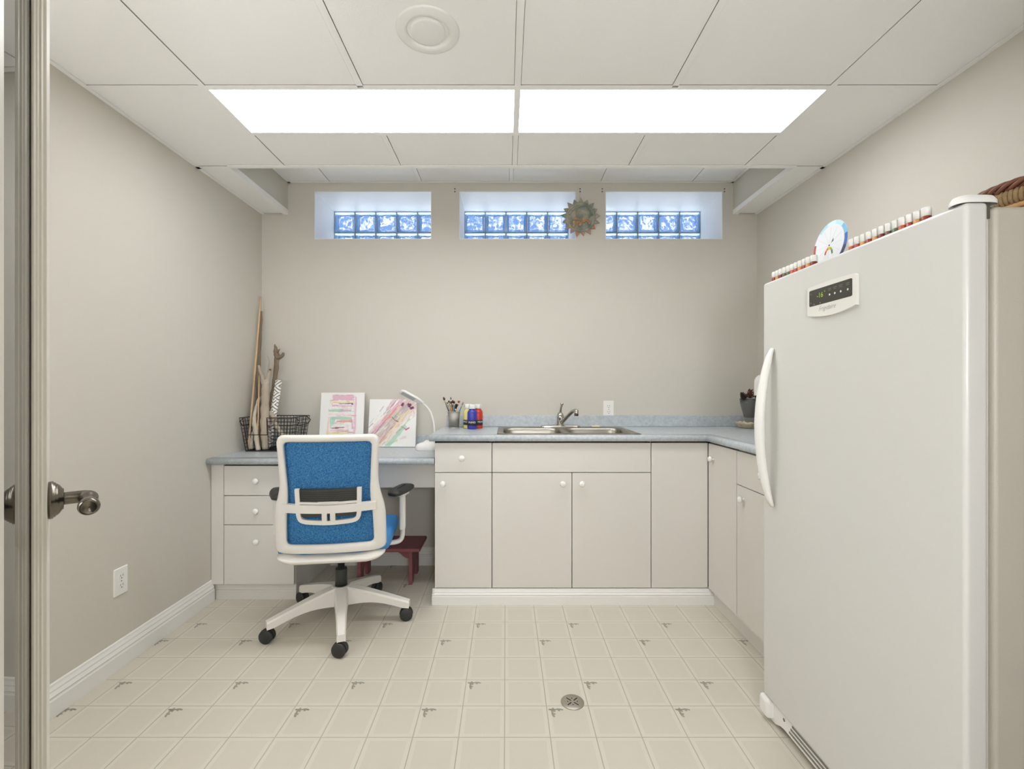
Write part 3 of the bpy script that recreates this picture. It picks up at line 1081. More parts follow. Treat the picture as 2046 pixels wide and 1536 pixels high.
# ================================================================== FLOOR DRAIN
dx_, dy_ = 0.250, 1.7465
r = thing('floor_drain', 'round steel floor drain cover with slotted cross in the vinyl floor', 'drain', (dx_, dy_, 0))
MB().lathe([(0.0435, 0.0), (0.0435, 0.002), (0.0415, 0.0036), (0.001, 0.0036)], (dx_, dy_, 0.0002), n=40).build('cover', mat('dull steel', rgb(178, 170, 158), 0.35, 0.85, bump=0.05), r)
m = MB()
for k in range(4):
    a = math.pi / 4 + k * math.pi / 2
    ca, sa = math.cos(a), math.sin(a)
    pts = round_poly([(0.007, -0.0019), (0.029, -0.0019), (0.029, 0.0019), (0.007, 0.0019)], 0.0018, 3)
    m.prism([(x * ca - y * sa, x * sa + y * ca) for x, y in pts], lambda a_, b_, d: (dx_ + a_, dy_ + b_, d), 0.0036, 0.00395)
    a = k * math.pi / 2
    m.prism([(0.018 * math.cos(a) + 0.0024 * math.cos(j * math.pi / 4), 0.018 * math.sin(a) + 0.0024 * math.sin(j * math.pi / 4)) for j in range(8)], lambda a_, b_, d: (dx_ + a_, dy_ + b_, d), 0.0036, 0.00395)
m.build('slot_openings', mat('black opening', rgb(12, 11, 10), 1.0), r)

# ================================================================== UPRIGHT FREEZER
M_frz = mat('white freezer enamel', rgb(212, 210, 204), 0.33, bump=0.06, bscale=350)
M_frz_shade = mat('textured freezer enamel in shade tone', rgb(186, 180, 166), 0.45, bump=0.2, bscale=420)  # same white enamel as the door, its shaded side darkened in the colour
FX, FY0, FY1, FZ = 0.925, 0.934, 1.672, 1.556
fr = thing('upright_freezer', 'tall white upright freezer with bow handle and digital control panel', 'freezer', (1.29, 1.30, 0))
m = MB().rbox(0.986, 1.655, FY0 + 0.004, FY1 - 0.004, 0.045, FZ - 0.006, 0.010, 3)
m.build('body', M_frz_shade, fr)
MB().box(0.972, 0.987, FY0 + 0.016, FY1 - 0.016, 0.10, FZ - 0.02).build('door_gasket', mat('grey door seal', rgb(200, 196, 186), 0.6), fr)
fdoor = MB().rbox(FX, 0.972, FY0, FY1, 0.088, FZ, 0.009, 4).build('door', M_frz, fr)
# bow handle
pts = []
for k in range(19):
    t = k / 18.0
    z = lerp(1.318, 0.772, t)
    bow = math.sin(math.pi * t) ** 0.75 if 0 < t < 1 else 0
    pts.append(((FX - 0.004 - 0.040 * bow), 1.606 + 0.008 * bow, z))
rad = [0.007 + 0.010 * math.sin(math.pi * k / 18.0) ** 0.5 if 0 < k < 18 else 0.007 for k in range(19)]
MB().tube(pts, rad, 16, sx=0.85, sy=1.25, up=(1, 0, 0)).build('handle', mat('white handle plastic', rgb(240, 238, 232), 0.28), fdoor)
# control panel
PX = FX - 0.0005
y0, y1, z0, z1 = 1.217, 1.411, 1.412, 1.480
G = lambda a, b, d: (PX - d, a, b)               # a = y, b = z, d = out of the door
bot = [(y1 - (y1 - y0) * k / 12.0, 1.400 - 0.012 * math.sin(math.pi * k / 12.0) ** 0.8 if 0 < k < 12 else 1.400) for k in range(13)]
out = [(y0, z1), (y0 + 0.006, z1 + 0.003)] + [(y0 + 0.006 + (y1 - y0 - 0.012) * k / 8.0, z1 + 0.003 + 0.003 * math.sin(math.pi * k / 8.0)) for k in range(1, 8)] + [(y1 - 0.006, z1 + 0.003), (y1, z1)] + bot
pan = MB().prism(out, G, -0.001, 0.009).build('control_panel', mat('panel plastic', rgb(228, 225, 217), 0.35), fdoor)
scr = round_poly([(y0 + 0.011, 1.425), (y1 - 0.010, 1.425), (y1 - 0.010, 1.4725), (y0 + 0.011, 1.4725)], 0.005, 4)
MB().prism(scr, G, 0.008, 0.0097).build('display_window', mat('dark display', rgb(62, 60, 54), 0.3), pan)


def panel_text(txt, size, cy, cz, name, mt, shear=0.0, d=0.0101, parent=None):
    V, Fs = text_mesh(txt, size, shear)
    MB().add([(PX - d, cy - v[0], cz + v[1]) for v in V], Fs).build(name, mt, parent or pan)


M_led = mat_emit('green display digits', (0.45, 0.75, 0.08, 1), 0.75)
panel_text('-16', 0.021, 1.353, 1.4515, 'temperature_digits', M_led)
panel_text('\u00b0', 0.016, 1.333, 1.455, 'degree_sign', M_led)
M_print = mat('grey panel print', rgb(168, 165, 156), 0.5)
M_faint = mat('faint panel print', rgb(110, 108, 100), 0.5)
for k, yy in enumerate((1.313, 1.292, 1.269, 1.243)):
    MB().lathe([(0.0028, 0), (0.0028, 0.0006), (0.001, 0.0009)], (PX - 0.0097, yy, 1.4455), (-1, 0, 0), 12).build('button', mat('white button dot', rgb(240, 240, 236), 0.4), pan)
    m = MB()
    for (zz, hw) in ((1.4585, 0.0055), (1.4630, 0.0068)):
        m.box(PX - 0.0099, PX - 0.0096, yy - hw, yy + hw, zz - 0.0011, zz + 0.0011)
    m.build('button_caption', M_faint, pan)
for yy in (1.379, 1.352):
    MB().lathe([(0.0016, 0), (0.0016, 0.0005), (0.0005, 0.0007)], (PX - 0.0097, yy, 1.4295), (-1, 0, 0), 10).build('indicator_dot', M_print, pan)
for zz in (1.435, 1.461):
    MB().lathe([(0.0022, 0), (0.0022, 0.0005), (0.0005, 0.0007)], (PX - 0.0097, 1.393, zz), (-1, 0, 0), 10).build('indicator_dot', M_faint, pan)
panel_text('Frigidaire', 0.0185, 1.325, 1.4115, 'brand_lettering', M_print, 0.35, d=0.0093)
# hinge cover on top
hc = round_poly([(0.921, 0.938), (0.975, 0.937), (1.004, 0.942), (1.006, 0.975), (0.975, 0.992), (0.921, 0.975)], [0.02, 0.01, 0.015, 0.015, 0.02, 0.02], 5)
m = MB().loops([[(x, y, FZ + 0.0005) for x, y in hc], [(x, y, FZ + 0.008) for x, y in hc], [(0.963 + (x - 0.963) * 0.86, 0.96 + (y - 0.96) * 0.8, FZ + 0.017) for x, y in hc]], False)
m.add([(0.963 + (x - 0.963) * 0.86, 0.96 + (y - 0.96) * 0.8, FZ + 0.017) for x, y in hc], [tuple(range(len(hc)))])
m.build('hinge_cover', M_plast, fr)
MB().box(0.973, 0.985, 0.945, 0.99, FZ - 0.03, FZ + 0.002).build('hinge_pin', mat('grey metal', rgb(120, 116, 106), 0.4, 0.6), fr)
# foot grille with shaped end
gp = []
ga = [(FY1 + 0.010, 0.100), (FY1 + 0.010, 0.030), (FY1 - 0.004, 0.016), (FY1 - 0.030, 0.010), (FY1 - 0.055, 0.012), (FY1 - 0.085, 0.026), (FY1 - 0.105, 0.030), (FY0 + 0.105, 0.030), (FY0 + 0.085, 0.026), (FY0 + 0.05, 0.012), (FY0 + 0.02, 0.010), (FY0 - 0.004, 0.03), (FY0 - 0.004, 0.082)]
m = MB().prism(ga[:1] + ga[1:] + [(FY1 - 0.03, 0.082), (FY1 - 0.028, 0.100)], lambda a, b, d: (d, a, b), 0.938, 1.0)
m.rbox(0.914, 0.990, FY1 - 0.045, FY1 + 0.012, 0.018, 0.086, 0.014, 4)
gr = m.build('foot_grille', M_plast, fr, wn=True)
for k in range(3):
    MB().box(0.9362, 0.9385, FY0 + 0.10, FY1 - 0.135 - k * 0.008, 0.040 + k * 0.0145, 0.0465 + k * 0.0145).build('vent_slot', mat('grey slot', rgb(128, 124, 114), 0.8), gr)
MB().lathe([(0.0055, 0), (0.0055, 0.0008), (0.001, 0.0008)], (0.938, FY1 - 0.105, 0.062), (-1, 0, 0), 12).build('screw_hole', mat('grey slot', rgb(128, 124, 114), 0.8), gr)
for (xx, yy) in ((0.99, FY0 + 0.05), (0.99, FY1 - 0.05), (1.62, FY0 + 0.05), (1.62, FY1 - 0.05)):
    MB().cyl((xx, yy, 0.0), (xx, yy, 0.05), 0.016, n=12).build('foot', M_black, fr)

# ================================================================== ON TOP OF THE FREEZER
ZF = FZ + 0.0005
ORD = ['first', 'second', 'third', 'fourth', 'fifth', 'sixth', 'seventh', 'eighth', 'ninth', 'tenth', 'eleventh', 'twelfth', 'thirteenth', 'fourteenth']
pot_cols = [rgb(150, 60, 45), rgb(190, 90, 60), rgb(120, 50, 40), rgb(200, 150, 90), rgb(90, 110, 80), rgb(200, 195, 180), rgb(170, 70, 70), rgb(110, 90, 70)]
pot_b = MB().lathe([(0.001, 0), (0.0093, 0.0), (0.0098, 0.002), (0.0098, 0.0165), (0.0085, 0.0185), (0.0075, 0.020)], (0, 0, 0), n=14)
pot_c = MB().lathe([(0.0075, 0.0185), (0.0096, 0.019), (0.0099, 0.036), (0.0092, 0.0385), (0.001, 0.039)], (0, 0, 0), n=14)


def pot(x, y, label, col, grp):
    r = thing('paint_pot', label, 'paint pot', (x, y, ZF), 0, grp)
    mt = mat('pot paint %d' % (int(col[0] * 1e4)), col, 0.35)
    for nm, src, mm in (('jar', pot_b, mt), ('cap', pot_c, M_plast)):
        q = MB()
        q.v, q.f, q.m, q.s = list(src.v), list(src.f), list(src.m), list(src.s)
        q.build(nm, mm, r, local=True)


XP = 0.966
for k in range(12):
    pot(XP + random.uniform(-0.001, 0.001), 1.0669 + 0.02054 * k, 'small white-capped paint pot on the freezer, %s from the hinge cover' % ORD[k], pot_cols[(k * 3) % 8], 'paint pots between hinge cover and colour wheel')
for k in range(11):
    pot(0.960 + random.uniform(-0.001, 0.001), 1.658 - 0.0209 * k, 'small white-capped paint pot on the freezer, %s from its far corner' % ORD[k], pot_cols[(k * 5) % 8], 'paint pots between colour wheel and far corner')

# colour wheel leaning against the pots
cwy, cwr = 1.473, 0.077
r = thing('colour_wheel', 'round cardboard colour wheel propped upright among the paint pots on the freezer', 'colour wheel', (1.03, cwy, ZF))
lean = math.radians(6)


def cw(a, b, d):
    """a = towards the hinge side, b = up along the disc, d = out towards the room"""
    return (1.028 + b * math.sin(lean) - d * math.cos(lean), cwy - a, ZF + cwr + 0.0005 + (b) * math.cos(lean) - d * math.sin(lean) * 0)


disc = [(cwr * math.cos(2 * math.pi * k / 48), cwr * math.sin(2 * math.pi * k / 48)) for k in range(48)]
bd = MB().prism(disc, cw, 0, 0.0012).build('back_disc', M_plast, r)
hues_glare = [(70, 110, 190), (120, 190, 225), (190, 225, 240), (210, 235, 240), (180, 215, 240), (225, 225, 235), (190, 90, 70), (200, 80, 50), (150, 90, 60), (90, 60, 45), (110, 60, 50), (60, 70, 110)]  # pale blue and white entries paint the glare on the upper rim
for k in range(12):
    a0, a1 = 2 * math.pi * k / 12 - 0.26, 2 * math.pi * (k + 1) / 12 - 0.26
    n = 4
    arc = [(cwr * 0.995 * math.cos(lerp(a0, a1, i / n)), cwr * 0.995 * math.sin(lerp(a0, a1, i / n))) for i in range(n + 1)] + \
          [(cwr * 0.80 * math.cos(lerp(a1, a0, i / n)), cwr * 0.80 * math.sin(lerp(a1, a0, i / n))) for i in range(n + 1)]
    MB().prism(arc, cw, 0.0012, 0.0016).build('colour_patch', mat('wheel colour and glare %d' % k, rgb(*hues_glare[k]), 0.4), bd)
td = MB().prism([(x * 0.84, y * 0.84) for x, y in disc], cw, 0.0016, 0.0026).build('front_disc', mat('glossy white card', rgb(232, 234, 236), 0.25), r)
m = MB()
for k in range(12):
    a = 2 * math.pi * k / 12
    c_, s_ = math.cos(a), math.sin(a)
    m.prism([(0.006 * c_ - 0.0003 * s_, 0.006 * s_ + 0.0003 * c_), (0.0577 * c_ - 0.0003 * s_, 0.0577 * s_ + 0.0003 * c_), (0.0577 * c_ + 0.0003 * s_, 0.0577 * s_ - 0.0003 * c_), (0.006 * c_ + 0.0003 * s_, 0.006 * s_ - 0.0003 * c_)], cw, 0.0026, 0.0028)
m.build('sector_lines', mat('pale print line', rgb(196, 196, 194), 0.5), td)
for k, colr in enumerate([(205, 90, 50), (225, 130, 60), (230, 190, 80), (140, 180, 70), (70, 120, 50)]):
    a0, a1 = math.radians(160 - 30 * k), math.radians(132 - 30 * k)
    arc = [(0.0205 * math.cos(lerp(a0, a1, i / 4)), -0.036 + 0.031 * math.sin(lerp(a0, a1, i / 4))) for i in range(5)] + [(0.0145 * math.cos(lerp(a1, a0, i / 4)), -0.036 + 0.023 * math.sin(lerp(a1, a0, i / 4))) for i in range(5)]
    MB().prism(arc, cw, 0.0026, 0.0030).build('hue_window', mat('hue %d' % k, rgb(*colr), 0.4), td)
MB().prism([(0.008, 0.006), (0.016, 0.019), (0.017, 0.010)], cw, 0.0026, 0.0030).build('pointer_mark', M_black, td)
MB().prism([(0.0022 * math.cos(k * math.pi / 5), 0.0022 * math.sin(k * math.pi / 5)) for k in range(10)], cw, 0.0024, 0.0038).build('rivet', M_black, r)

# wicker basket
bx_, by_ = 1.432, 1.185
r = thing('wicker_basket', 'round wicker basket with rope band and braided rim on the freezer', 'basket', (bx_, by_, ZF))
M_reed = mat('honey reed', rgb(196, 150, 100), 0.5, var=0.25, vscale=60)
M_rope = mat('seagrass rope', rgb(150, 124, 88), 0.8, var=0.35, vscale=150)
M_braid = mat('reddish brown willow', rgb(112, 66, 46), 0.5, var=0.35, vscale=90)


def ring_pts(rad, z, n=64, wob=0.0):
    return [(bx_ + rad * math.cos(2 * math.pi * k / n), by_ + rad * math.sin(2 * math.pi * k / n), z + wob * math.sin(12 * 2 * math.pi * k / n)) for k in range(n)]


bod = MB().lathe([(0.001, 0.002), (0.140, 0.002), (0.1415, 0.006), (0.176, 0.118), (0.172, 0.118), (0.136, 0.008), (0.001, 0.006)], (bx_, by_, ZF), n=48).build('liner', mat('dark wicker core', rgb(74, 48, 32), 0.8), r)
for k in range(6):
    z = 0.008 + 0.0142 * k
    MB().tube(ring_pts(0.1415 + z * 0.30, ZF + z + 0.001, 72), 0.0072, 8, closed=True).build('reed', M_reed, r)
m = MB()
for k in range(110):
    a = 2 * math.pi * k / 110
    pth = []
    for j in range(5):
        t = j / 4.0
        aa = a + 0.045 * (t - 0.5)
        rr_ = lerp(0.169, 0.181, t) + 0.007 * math.sin(math.pi * t)
        pth.append((bx_ + rr_ * math.cos(aa), by_ + rr_ * math.sin(aa), ZF + lerp(0.086, 0.117, t)))
    m.tube(pth, [0.0042, 0.0056, 0.0046, 0.0056, 0.0042], 7)
o = m.build('rope_band', M_rope, r)
o['kind'] = 'stuff'
for s in range(4):
    pth = []
    for k in range(160):
        a = 2 * math.pi * k / 160
        ph = 11 * a + s * math.pi / 2
        pth.append((bx_ + (0.181 + 0.009 * math.cos(ph)) * math.cos(a), by_ + (0.181 + 0.009 * math.cos(ph)) * math.sin(a), ZF + 0.1275 + 0.0085 * math.sin(ph)))
    MB().tube(pth, 0.0052, 6, closed=True).build('braid_strand', M_braid, r)

# ================================================================== OFFICE CHAIR
ch = thing('office_chair', 'white-framed swivel office chair with blue mesh back at the desk', 'chair', (-0.838, 2.362, 0), math.radians(8))


def bs(x, z, off):
    """point of the curved, reclined back: off < 0 is towards the rear"""
    return (x, -0.232 - 0.115 * (z - 0.42) + 0.55 * x * x + off, z)


outl = round_poly([(-0.224, 0.974), (-0.214, 0.74), (-0.246, 0.63), (-0.248, 0.436), (-0.205, 0.424), (0.205, 0.424), (0.248, 0.436), (0.246, 0.63), (0.214, 0.74), (0.222, 0.974)],
                  [0.035, 0.06, 0.05, 0.03, 0.03, 0.03, 0.03, 0.05, 0.06, 0.035], 6)
inn = round_poly([(-0.193, 0.942), (-0.178, 0.70), (-0.190, 0.60), (-0.193, 0.478), (-0.18, 0.468), (0.18, 0.468), (0.193, 0.478), (0.190, 0.60), (0.178, 0.70), (0.191, 0.942)],
                 [0.022, 0.05, 0.05, 0.015, 0.015, 0.015, 0.015, 0.05, 0.05, 0.022], 6)
NB = 144
cO, cI = polar(outl, (0, 0.68), NB), polar(inn, (0, 0.68), NB)


def inset(L, d):
    out = []
    for i, (x, z) in enumerate(L):
        v = Vector((x, z - 0.68))
        v = v - v.normalized() * d
        out.append((v.x, v.y + 0.68))
    return out


B3 = lambda L, off: [bs(x, z, off) for x, z in L]
m = MB().loops([B3(cO, 0.004), B3(inset(cO, 0.004), -0.012), B3(inset(cO, 0.012), -0.017), B3(inset(cI, -0.008), -0.015), B3(cI, -0.008), B3(cI, 0.008), B3(inset(cO, 0.004), 0.010)], True)


def bar_back(m, z0, z1, x0, x1, o0, o1, n=16, sag=0.0):
    L = []
    for i in range(n + 1):
        x = lerp(x0, x1, i / n)
        dz = -sag * (1 - (2 * i / n - 1) ** 2)
        L.append([bs(x, z0 + dz, o1), bs(x, z0 + 0.003 + dz, o0), bs(x, z1 - 0.003 + dz, o0), bs(x, z1 + dz, o1)])
    vs, fs = [p_ for l in L for p_ in l], []
    for i in range(n):
        for j in range(4):
            fs.append((i * 4 + j, i * 4 + (j + 1) % 4, (i + 1) * 4 + (j + 1) % 4, (i + 1) * 4 + j))
    fs += [(0, 1, 2, 3), (n * 4, n * 4 + 1, n * 4 + 2, n * 4 + 3)]
    m.add(vs, fs, 0, False)


bar_back(m, 0.622, 0.664, -0.205, 0.205, -0.026, 0.0, sag=0.006)
m.build('back_frame', M_frame, ch, local=True)

# woven mesh
mm = bpy.data.materials.new('blue woven mesh')
mm.use_nodes = True
nt = mm.node_tree
p = nt.nodes['Principled BSDF']
p.inputs['Roughness'].default_value = 0.8
t_ = nt.nodes.new('ShaderNodeTexCoord')
wv = nt.nodes.new('ShaderNodeTexNoise')
wv.inputs['Scale'].default_value = 190
wv.inputs['Detail'].default_value = 2
cr = nt.nodes.new('ShaderNodeValToRGB')
cr.color_ramp.elements[0].position = 0.35
cr.color_ramp.elements[0].color = rgb(30, 92, 150)
cr.color_ramp.elements[1].position = 0.68
cr.color_ramp.elements[1].color = rgb(72, 140, 186)
nt.links.new(t_.outputs['Object'], wv.inputs['Vector'])
nt.links.new(wv.outputs['Fac'], cr.inputs['Fac'])
nt.links.new(cr.outputs['Color'], p.inputs['Base Color'])
p.inputs['Alpha'].default_value = 0.93
m = MB()
fab = inset(cO, 0.006)
nr = 7
L = [[bs(x * k / nr, 0.68 + (z - 0.68) * k / nr, 0.016) for x, z in fab] for k in range(1, nr + 1)]
m.loops(L, False)
m.add(L[0], [tuple(range(NB))], 0, True)
L2 = [[bs(x * k / nr, 0.68 + (z - 0.68) * k / nr, 0.022) for x, z in fab] for k in range(1, nr + 1)]
m.loops(L2, False)
m.add(L2[0], [tuple(range(NB))], 0, True)
m.loops([L[-1], L2[-1]], False)
m.build('back_mesh', mm, ch, local=True)

# lumbar support
m = MB()
bar_back(m, 0.598, 0.728, -0.126, 0.126, -0.010, 0.006, 20)
lum = m.build('lumbar_pad', mat('dark ribbed rubber', rgb(60, 60, 56), 0.6), ch, local=True)
for k in range(6):
    m = MB()
    bar_back(m, 0.672 + k * 0.0092, 0.6775 + k * 0.0092, -0.122, 0.122, -0.0125, -0.008, 16)
    m.build('rib', mat('dark ribbed rubber', rgb(60, 60, 56), 0.6), lum, local=True)
m = MB()
U_o = round_poly([(-0.142, 0.722), (-0.136, 0.570), (0, 0.560), (0.136, 0.570), (0.142, 0.722), (0.128, 0.722), (0.118, 0.592), (0, 0.584), (-0.118, 0.592), (-0.128, 0.722)],
                 [0.006, 0.03, 0.05, 0.03, 0.006, 0.006, 0.012, 0.05, 0.012, 0.006], 5)
# strips for the curved U frame
def strip(m, pts, w, o0, o1):
    """flat band of width w along 2D points on the back surface"""
    n = len(pts)
    L = []
    for i in range(n):
        a = Vector(pts[max(i - 1, 0)])
        b = Vector(pts[min(i + 1, n - 1)])
        d = (b - a).normalized()
        nn = Vector((-d.y, d.x)) * w / 2
        p_ = Vector(pts[i])
        q0, q1 = p_ - nn, p_ + nn
        L.append([bs(q0.x, q0.y, o1), bs(q0.x, q0.y, o0), bs(q1.x, q1.y, o0), bs(q1.x, q1.y, o1)])
    vs, fs = [q for l in L for q in l], []
    for i in range(n - 1):
        for j in range(4):
            fs.append((i * 4 + j, i * 4 + (j + 1) % 4, (i + 1) * 4 + (j + 1) % 4, (i + 1) * 4 + j))
    fs += [(0, 1, 2, 3), (n * 4 - 4, n * 4 - 3, n * 4 - 2, n * 4 - 1)]
    m.add(vs, fs, 0, False)


upts = smooth_path([(-0.135, 0.732), (-0.133, 0.66), (-0.130, 0.605), (-0.112, 0.582), (-0.05, 0.575), (0, 0.573), (0.05, 0.575), (0.112, 0.582), (0.130, 0.605), (0.133, 0.66), (0.135, 0.732)], 4)
strip(m, [tuple(q) for q in upts], 0.019, -0.020, -0.002)
strip(m, [(-0.13, 0.667), (0.0, 0.662), (0.13, 0.667)], 0.010, -0.019, -0.004)
strip(m, [(-0.018, 0.625), (-0.018, 0.572)], 0.022, -0.019, -0.004)
strip(m, [(0.018, 0.625), (0.018, 0.572)], 0.022, -0.019, -0.004)
m.build('lumbar_frame', M_frame, ch, local=True)
m = MB()
strip(m, [(-0.045, 0.6685), (0.045, 0.6685)], 0.007, -0.028, -0.018)
m.build('lumbar_tab', M_frame, ch, local=True)
m = MB()
strip(m, [(0.0, 0.607), (0.0, 0.570)], 0.0045, -0.0196, -0.015)
m.build('lumbar_slot', M_black, ch, local=True)

# seat
sp = round_poly([(-0.256, -0.205), (0.256, -0.205), (0.268, 0.270), (-0.268, 0.270)], [0.07, 0.07, 0.09, 0.09], 7)
S = lambda s_, z: [(x * s_, 0.03 + (y - 0.03) * s_, z - (0.02 * max(0.0, (y - 0.17) / 0.1) if z > 0.43 else 0)) for x, y in sp]
M_seat = mat('blue seat fabric', rgb(62, 138, 204), 0.75, bump=0.25, bscale=400, var=0.08, vscale=150)
m = MB().loops([S(0.90, 0.408), S(0.985, 0.412), S(1.0, 0.430), S(0.995, 0.466), S(0.96, 0.482), S(0.80, 0.489), S(0.3, 0.487), S(0.02, 0.486)], False)
m.build('seat', M_seat, ch, local=True)
pan_o = round_poly([(-0.243, -0.262), (0.243, -0.262), (0.225, 0.21), (-0.225, 0.21)], [0.075, 0.075, 0.08, 0.08], 7)
S2 = lambda s_, z: [(x * s_, (y + 0.02) * s_ - 0.02 + 0.0, z - 0.010 + 0.024 * (abs(x) / 0.24) ** 2) for x, y in pan_o]
m = MB().loops([S2(0.03, 0.372), S2(0.75, 0.374), S2(0.95, 0.382), S2(1.0, 0.394), S2(1.0, 0.402), S2(0.96, 0.404), S2(0.9, 0.4095), S2(0.03, 0.4095)], False)
m.build('seat_pan', M_frame, ch, local=True)
MB().rbox(-0.07, 0.07, -0.10, 0.13, 0.325, 0.378, 0.012, 3).build('tilt_mechanism', M_black, ch, local=True)

# arms
for s in (-1, 1):
    pth = smooth_path([(s * 0.17, 0.0, 0.388), (s * 0.255, 0.0, 0.386), (s * 0.295, 0.0, 0.398), (s * 0.306, 0.0, 0.43), (s * 0.306, 0.0, 0.475)], 5)
    arm = MB().tube([tuple(q) for q in pth], 0.0155, 14, sx=0.75, sy=1.25).build('arm_bracket', M_frame, ch, local=True)
    MB().rbox(s * 0.306 - 0.0145, s * 0.306 + 0.0145, -0.026, 0.026, 0.452, 0.632, 0.009, 3).build('arm_sleeve', M_frame, arm, local=True)
    Mx = Matrix.Translation((s * 0.298, -0.005, 0.652)) @ Matrix.Rotation(-s * math.radians(17), 4, 'Z')
    q = MB().rbox(-0.030, 0.030, -0.045, 0.045, -0.022, -0.004, 0.006, 2, M=Mx)
    q.build('pad_mount', M_frame, arm, local=True)
    pp = round_poly([(-0.030, -0.112), (0.030, -0.112), (0.046, 0.0), (0.036, 0.115), (-0.036, 0.115), (-0.046, 0.0)], [0.024, 0.024, 0.05, 0.028, 0.028, 0.05], 6)
    PL = lambda k_, z_: [tuple(Mx @ Vector((x * k_, y * (k_ * 0.5 + 0.5), z_))) for x, y in pp]
    q = MB().loops([PL(0.72, -0.008), PL(0.93, -0.004), PL(1.0, 0.004), PL(0.97, 0.012), PL(0.80, 0.018), PL(0.05, 0.021)], False)
    q.add(PL(0.72, -0.008), [tuple(range(len(pp)))])
    q.build('arm_pad', M_black, ch, local=True)

# column, five-star base, castors
MB().lathe([(0.001, 0.15), (0.029, 0.15), (0.029, 0.262), (0.027, 0.270), (0.0165, 0.271), (0.0165, 0.345), (0.001, 0.345)], (0, 0, 0), n=24).build('gas_column', mat('dark column', rgb(46, 50, 46), 0.35), ch, local=True)
MB().lathe([(0.001, 0.085), (0.040, 0.085), (0.050, 0.10), (0.052, 0.172), (0.046, 0.182), (0.030, 0.184), (0.029, 0.15)], (0, 0, 0), n=30).build('base_hub', M_frame, ch, local=True)
M_cast = mat('black castor', rgb(44, 43, 41), 0.5)
for k, yaw in enumerate((-70.5, 1.5, 73.5, 145.5, 217.5)):
    a = math.radians(yaw - 8)
    ca, sa = math.cos(a), math.sin(a)
    LL = []
    for i in range(11):
        t = i / 10.0
        R_ = lerp(0.03, 0.345, t)
        zt = lerp(0.183, 0.100, t ** 1.15)
        zb = lerp(0.092, 0.066, t) + 0.022 * math.sin(math.pi * min(1, t * 1.1)) ** 1
        zb = min(zb, zt - 0.030)
        w = lerp(0.034, 0.0185, t ** 0.8)
        prof = [(-w, zb), (-w * 1.0, zt - 0.008), (-w * 0.75, zt), (w * 0.75, zt), (w, zt - 0.008), (w, zb), (w * 0.7, zb + 0.003), (-w * 0.7, zb + 0.003)]
        LL.append([(R_ * ca - y * sa, R_ * sa + y * ca, z) for y, z in prof])
    m = MB().loops(LL, False, smooth=False)
    m.add(LL[-1], [tuple(range(8))])
    m.add(LL[0], [tuple(range(8))])
    leg = m.build('base_leg', M_frame, ch, local=True)
    ex, ey = 0.335 * ca, 0.335 * sa
    cyaw = [-8, 10, 75, -30, -4][k]
    b = math.radians(cyaw - 90 - 8)
    axv = Vector((math.cos(b), math.sin(b), 0))      # wheel axle
    back = Vector((-axv.y, axv.x, 0))
    c0 = Vector((ex, ey, 0.0325)) - back * 0.006
    m = MB()
    for s in (-1, 1):
        m.lathe([(0.001, 0.006), (0.029, 0.006), (0.032, 0.007), (0.032, 0.018), (0.029, 0.0205), (0.001, 0.0213)], c0, axv * s, 26)
    cs = m.build('castor', M_cast, ch, local=True)
    m = MB()
    hood = [(0.034 * math.cos(math.radians(q)), 0.034 * math.sin(math.radians(q))) for q in range(0, 181, 15)]
    LLh = []
    for w in (-0.0055, 0.0055):
        LLh.append([tuple(c0 + back * hx + Vector((0, 0, hz)) + axv * w) for hx, hz in hood])
    m.loops(LLh, False)
    m.add(LLh[0], [tuple(range(len(hood)))])
    m.add(LLh[1], [tuple(range(len(hood)))])
    m.build('castor_hood', M_cast, cs, local=True)
    MB().cyl((ex, ey, 0.055), (ex, ey, 0.085), 0.0075, n=12).build('castor_stem', M_cast, cs, local=True)

# ================================================================== STEP STOOL UNDER THE DESK
M_red = mat('dusty red paint', rgb(142, 84, 88), 0.55, var=0.12, vscale=25)
x0, x1, y0, y1, zs = -0.945, -0.515, 2.775, 3.03, 0.222
st = thing('step_stool', 'low dusty-red wooden step stool in the knee space under the desk', 'stool', ((x0 + x1) / 2, (y0 + y1) / 2, 0))
MB().rbox(x0, x1, y0, y1, zs - 0.022, zs, 0.008, 3).build('top_board', M_red, st)
for xx in (x0 + 0.050, x1 - 0.070):
    pl_ = [(y0 + 0.02, 0.0), (y0 + 0.075, 0.0), (y0 + 0.085, 0.05), (y0 + 0.10, 0.085), ((y0 + y1) / 2, 0.105), (y1 - 0.10, 0.085), (y1 - 0.085, 0.05), (y1 - 0.075, 0.0), (y1 - 0.02, 0.0), (y1 - 0.02, zs - 0.022), (y0 + 0.02, zs - 0.022)]
    MB().prism(pl_, lambda a, b, d: (d, a, b), xx, xx + 0.020).build('leg_board', M_red, st)
xa, xb = x0 + 0.07, x1 - 0.07
MB().prism([(xa, zs - 0.022), (xb, zs - 0.022), (xb, zs - 0.085), (xb - 0.03, zs - 0.078), (xb - 0.075, zs - 0.042), (xa + 0.075, zs - 0.042), (xa + 0.03, zs - 0.078), (xa, zs - 0.085)], lambda a, b, d: (a, d, b), (y0 + y1) / 2 - 0.06, (y0 + y1) / 2 - 0.044).build('apron', M_red, st)

# ================================================================== ON THE DESK
zd = ZDK + 0.0006
M_wire = mat('black wire', rgb(34, 32, 30), 0.5)
# --- wire basket
bxa, bxb, bya, byb = -1.606, -1.292, 2.800, 3.055     # rim
bk = thing('wire_basket', 'black wire basket with hinged handles holding driftwood on the desk', 'basket', ((bxa + bxb) / 2, (bya + byb) / 2, zd))
zt, zf = zd + 0.205, zd + 0.100
ins = 0.028


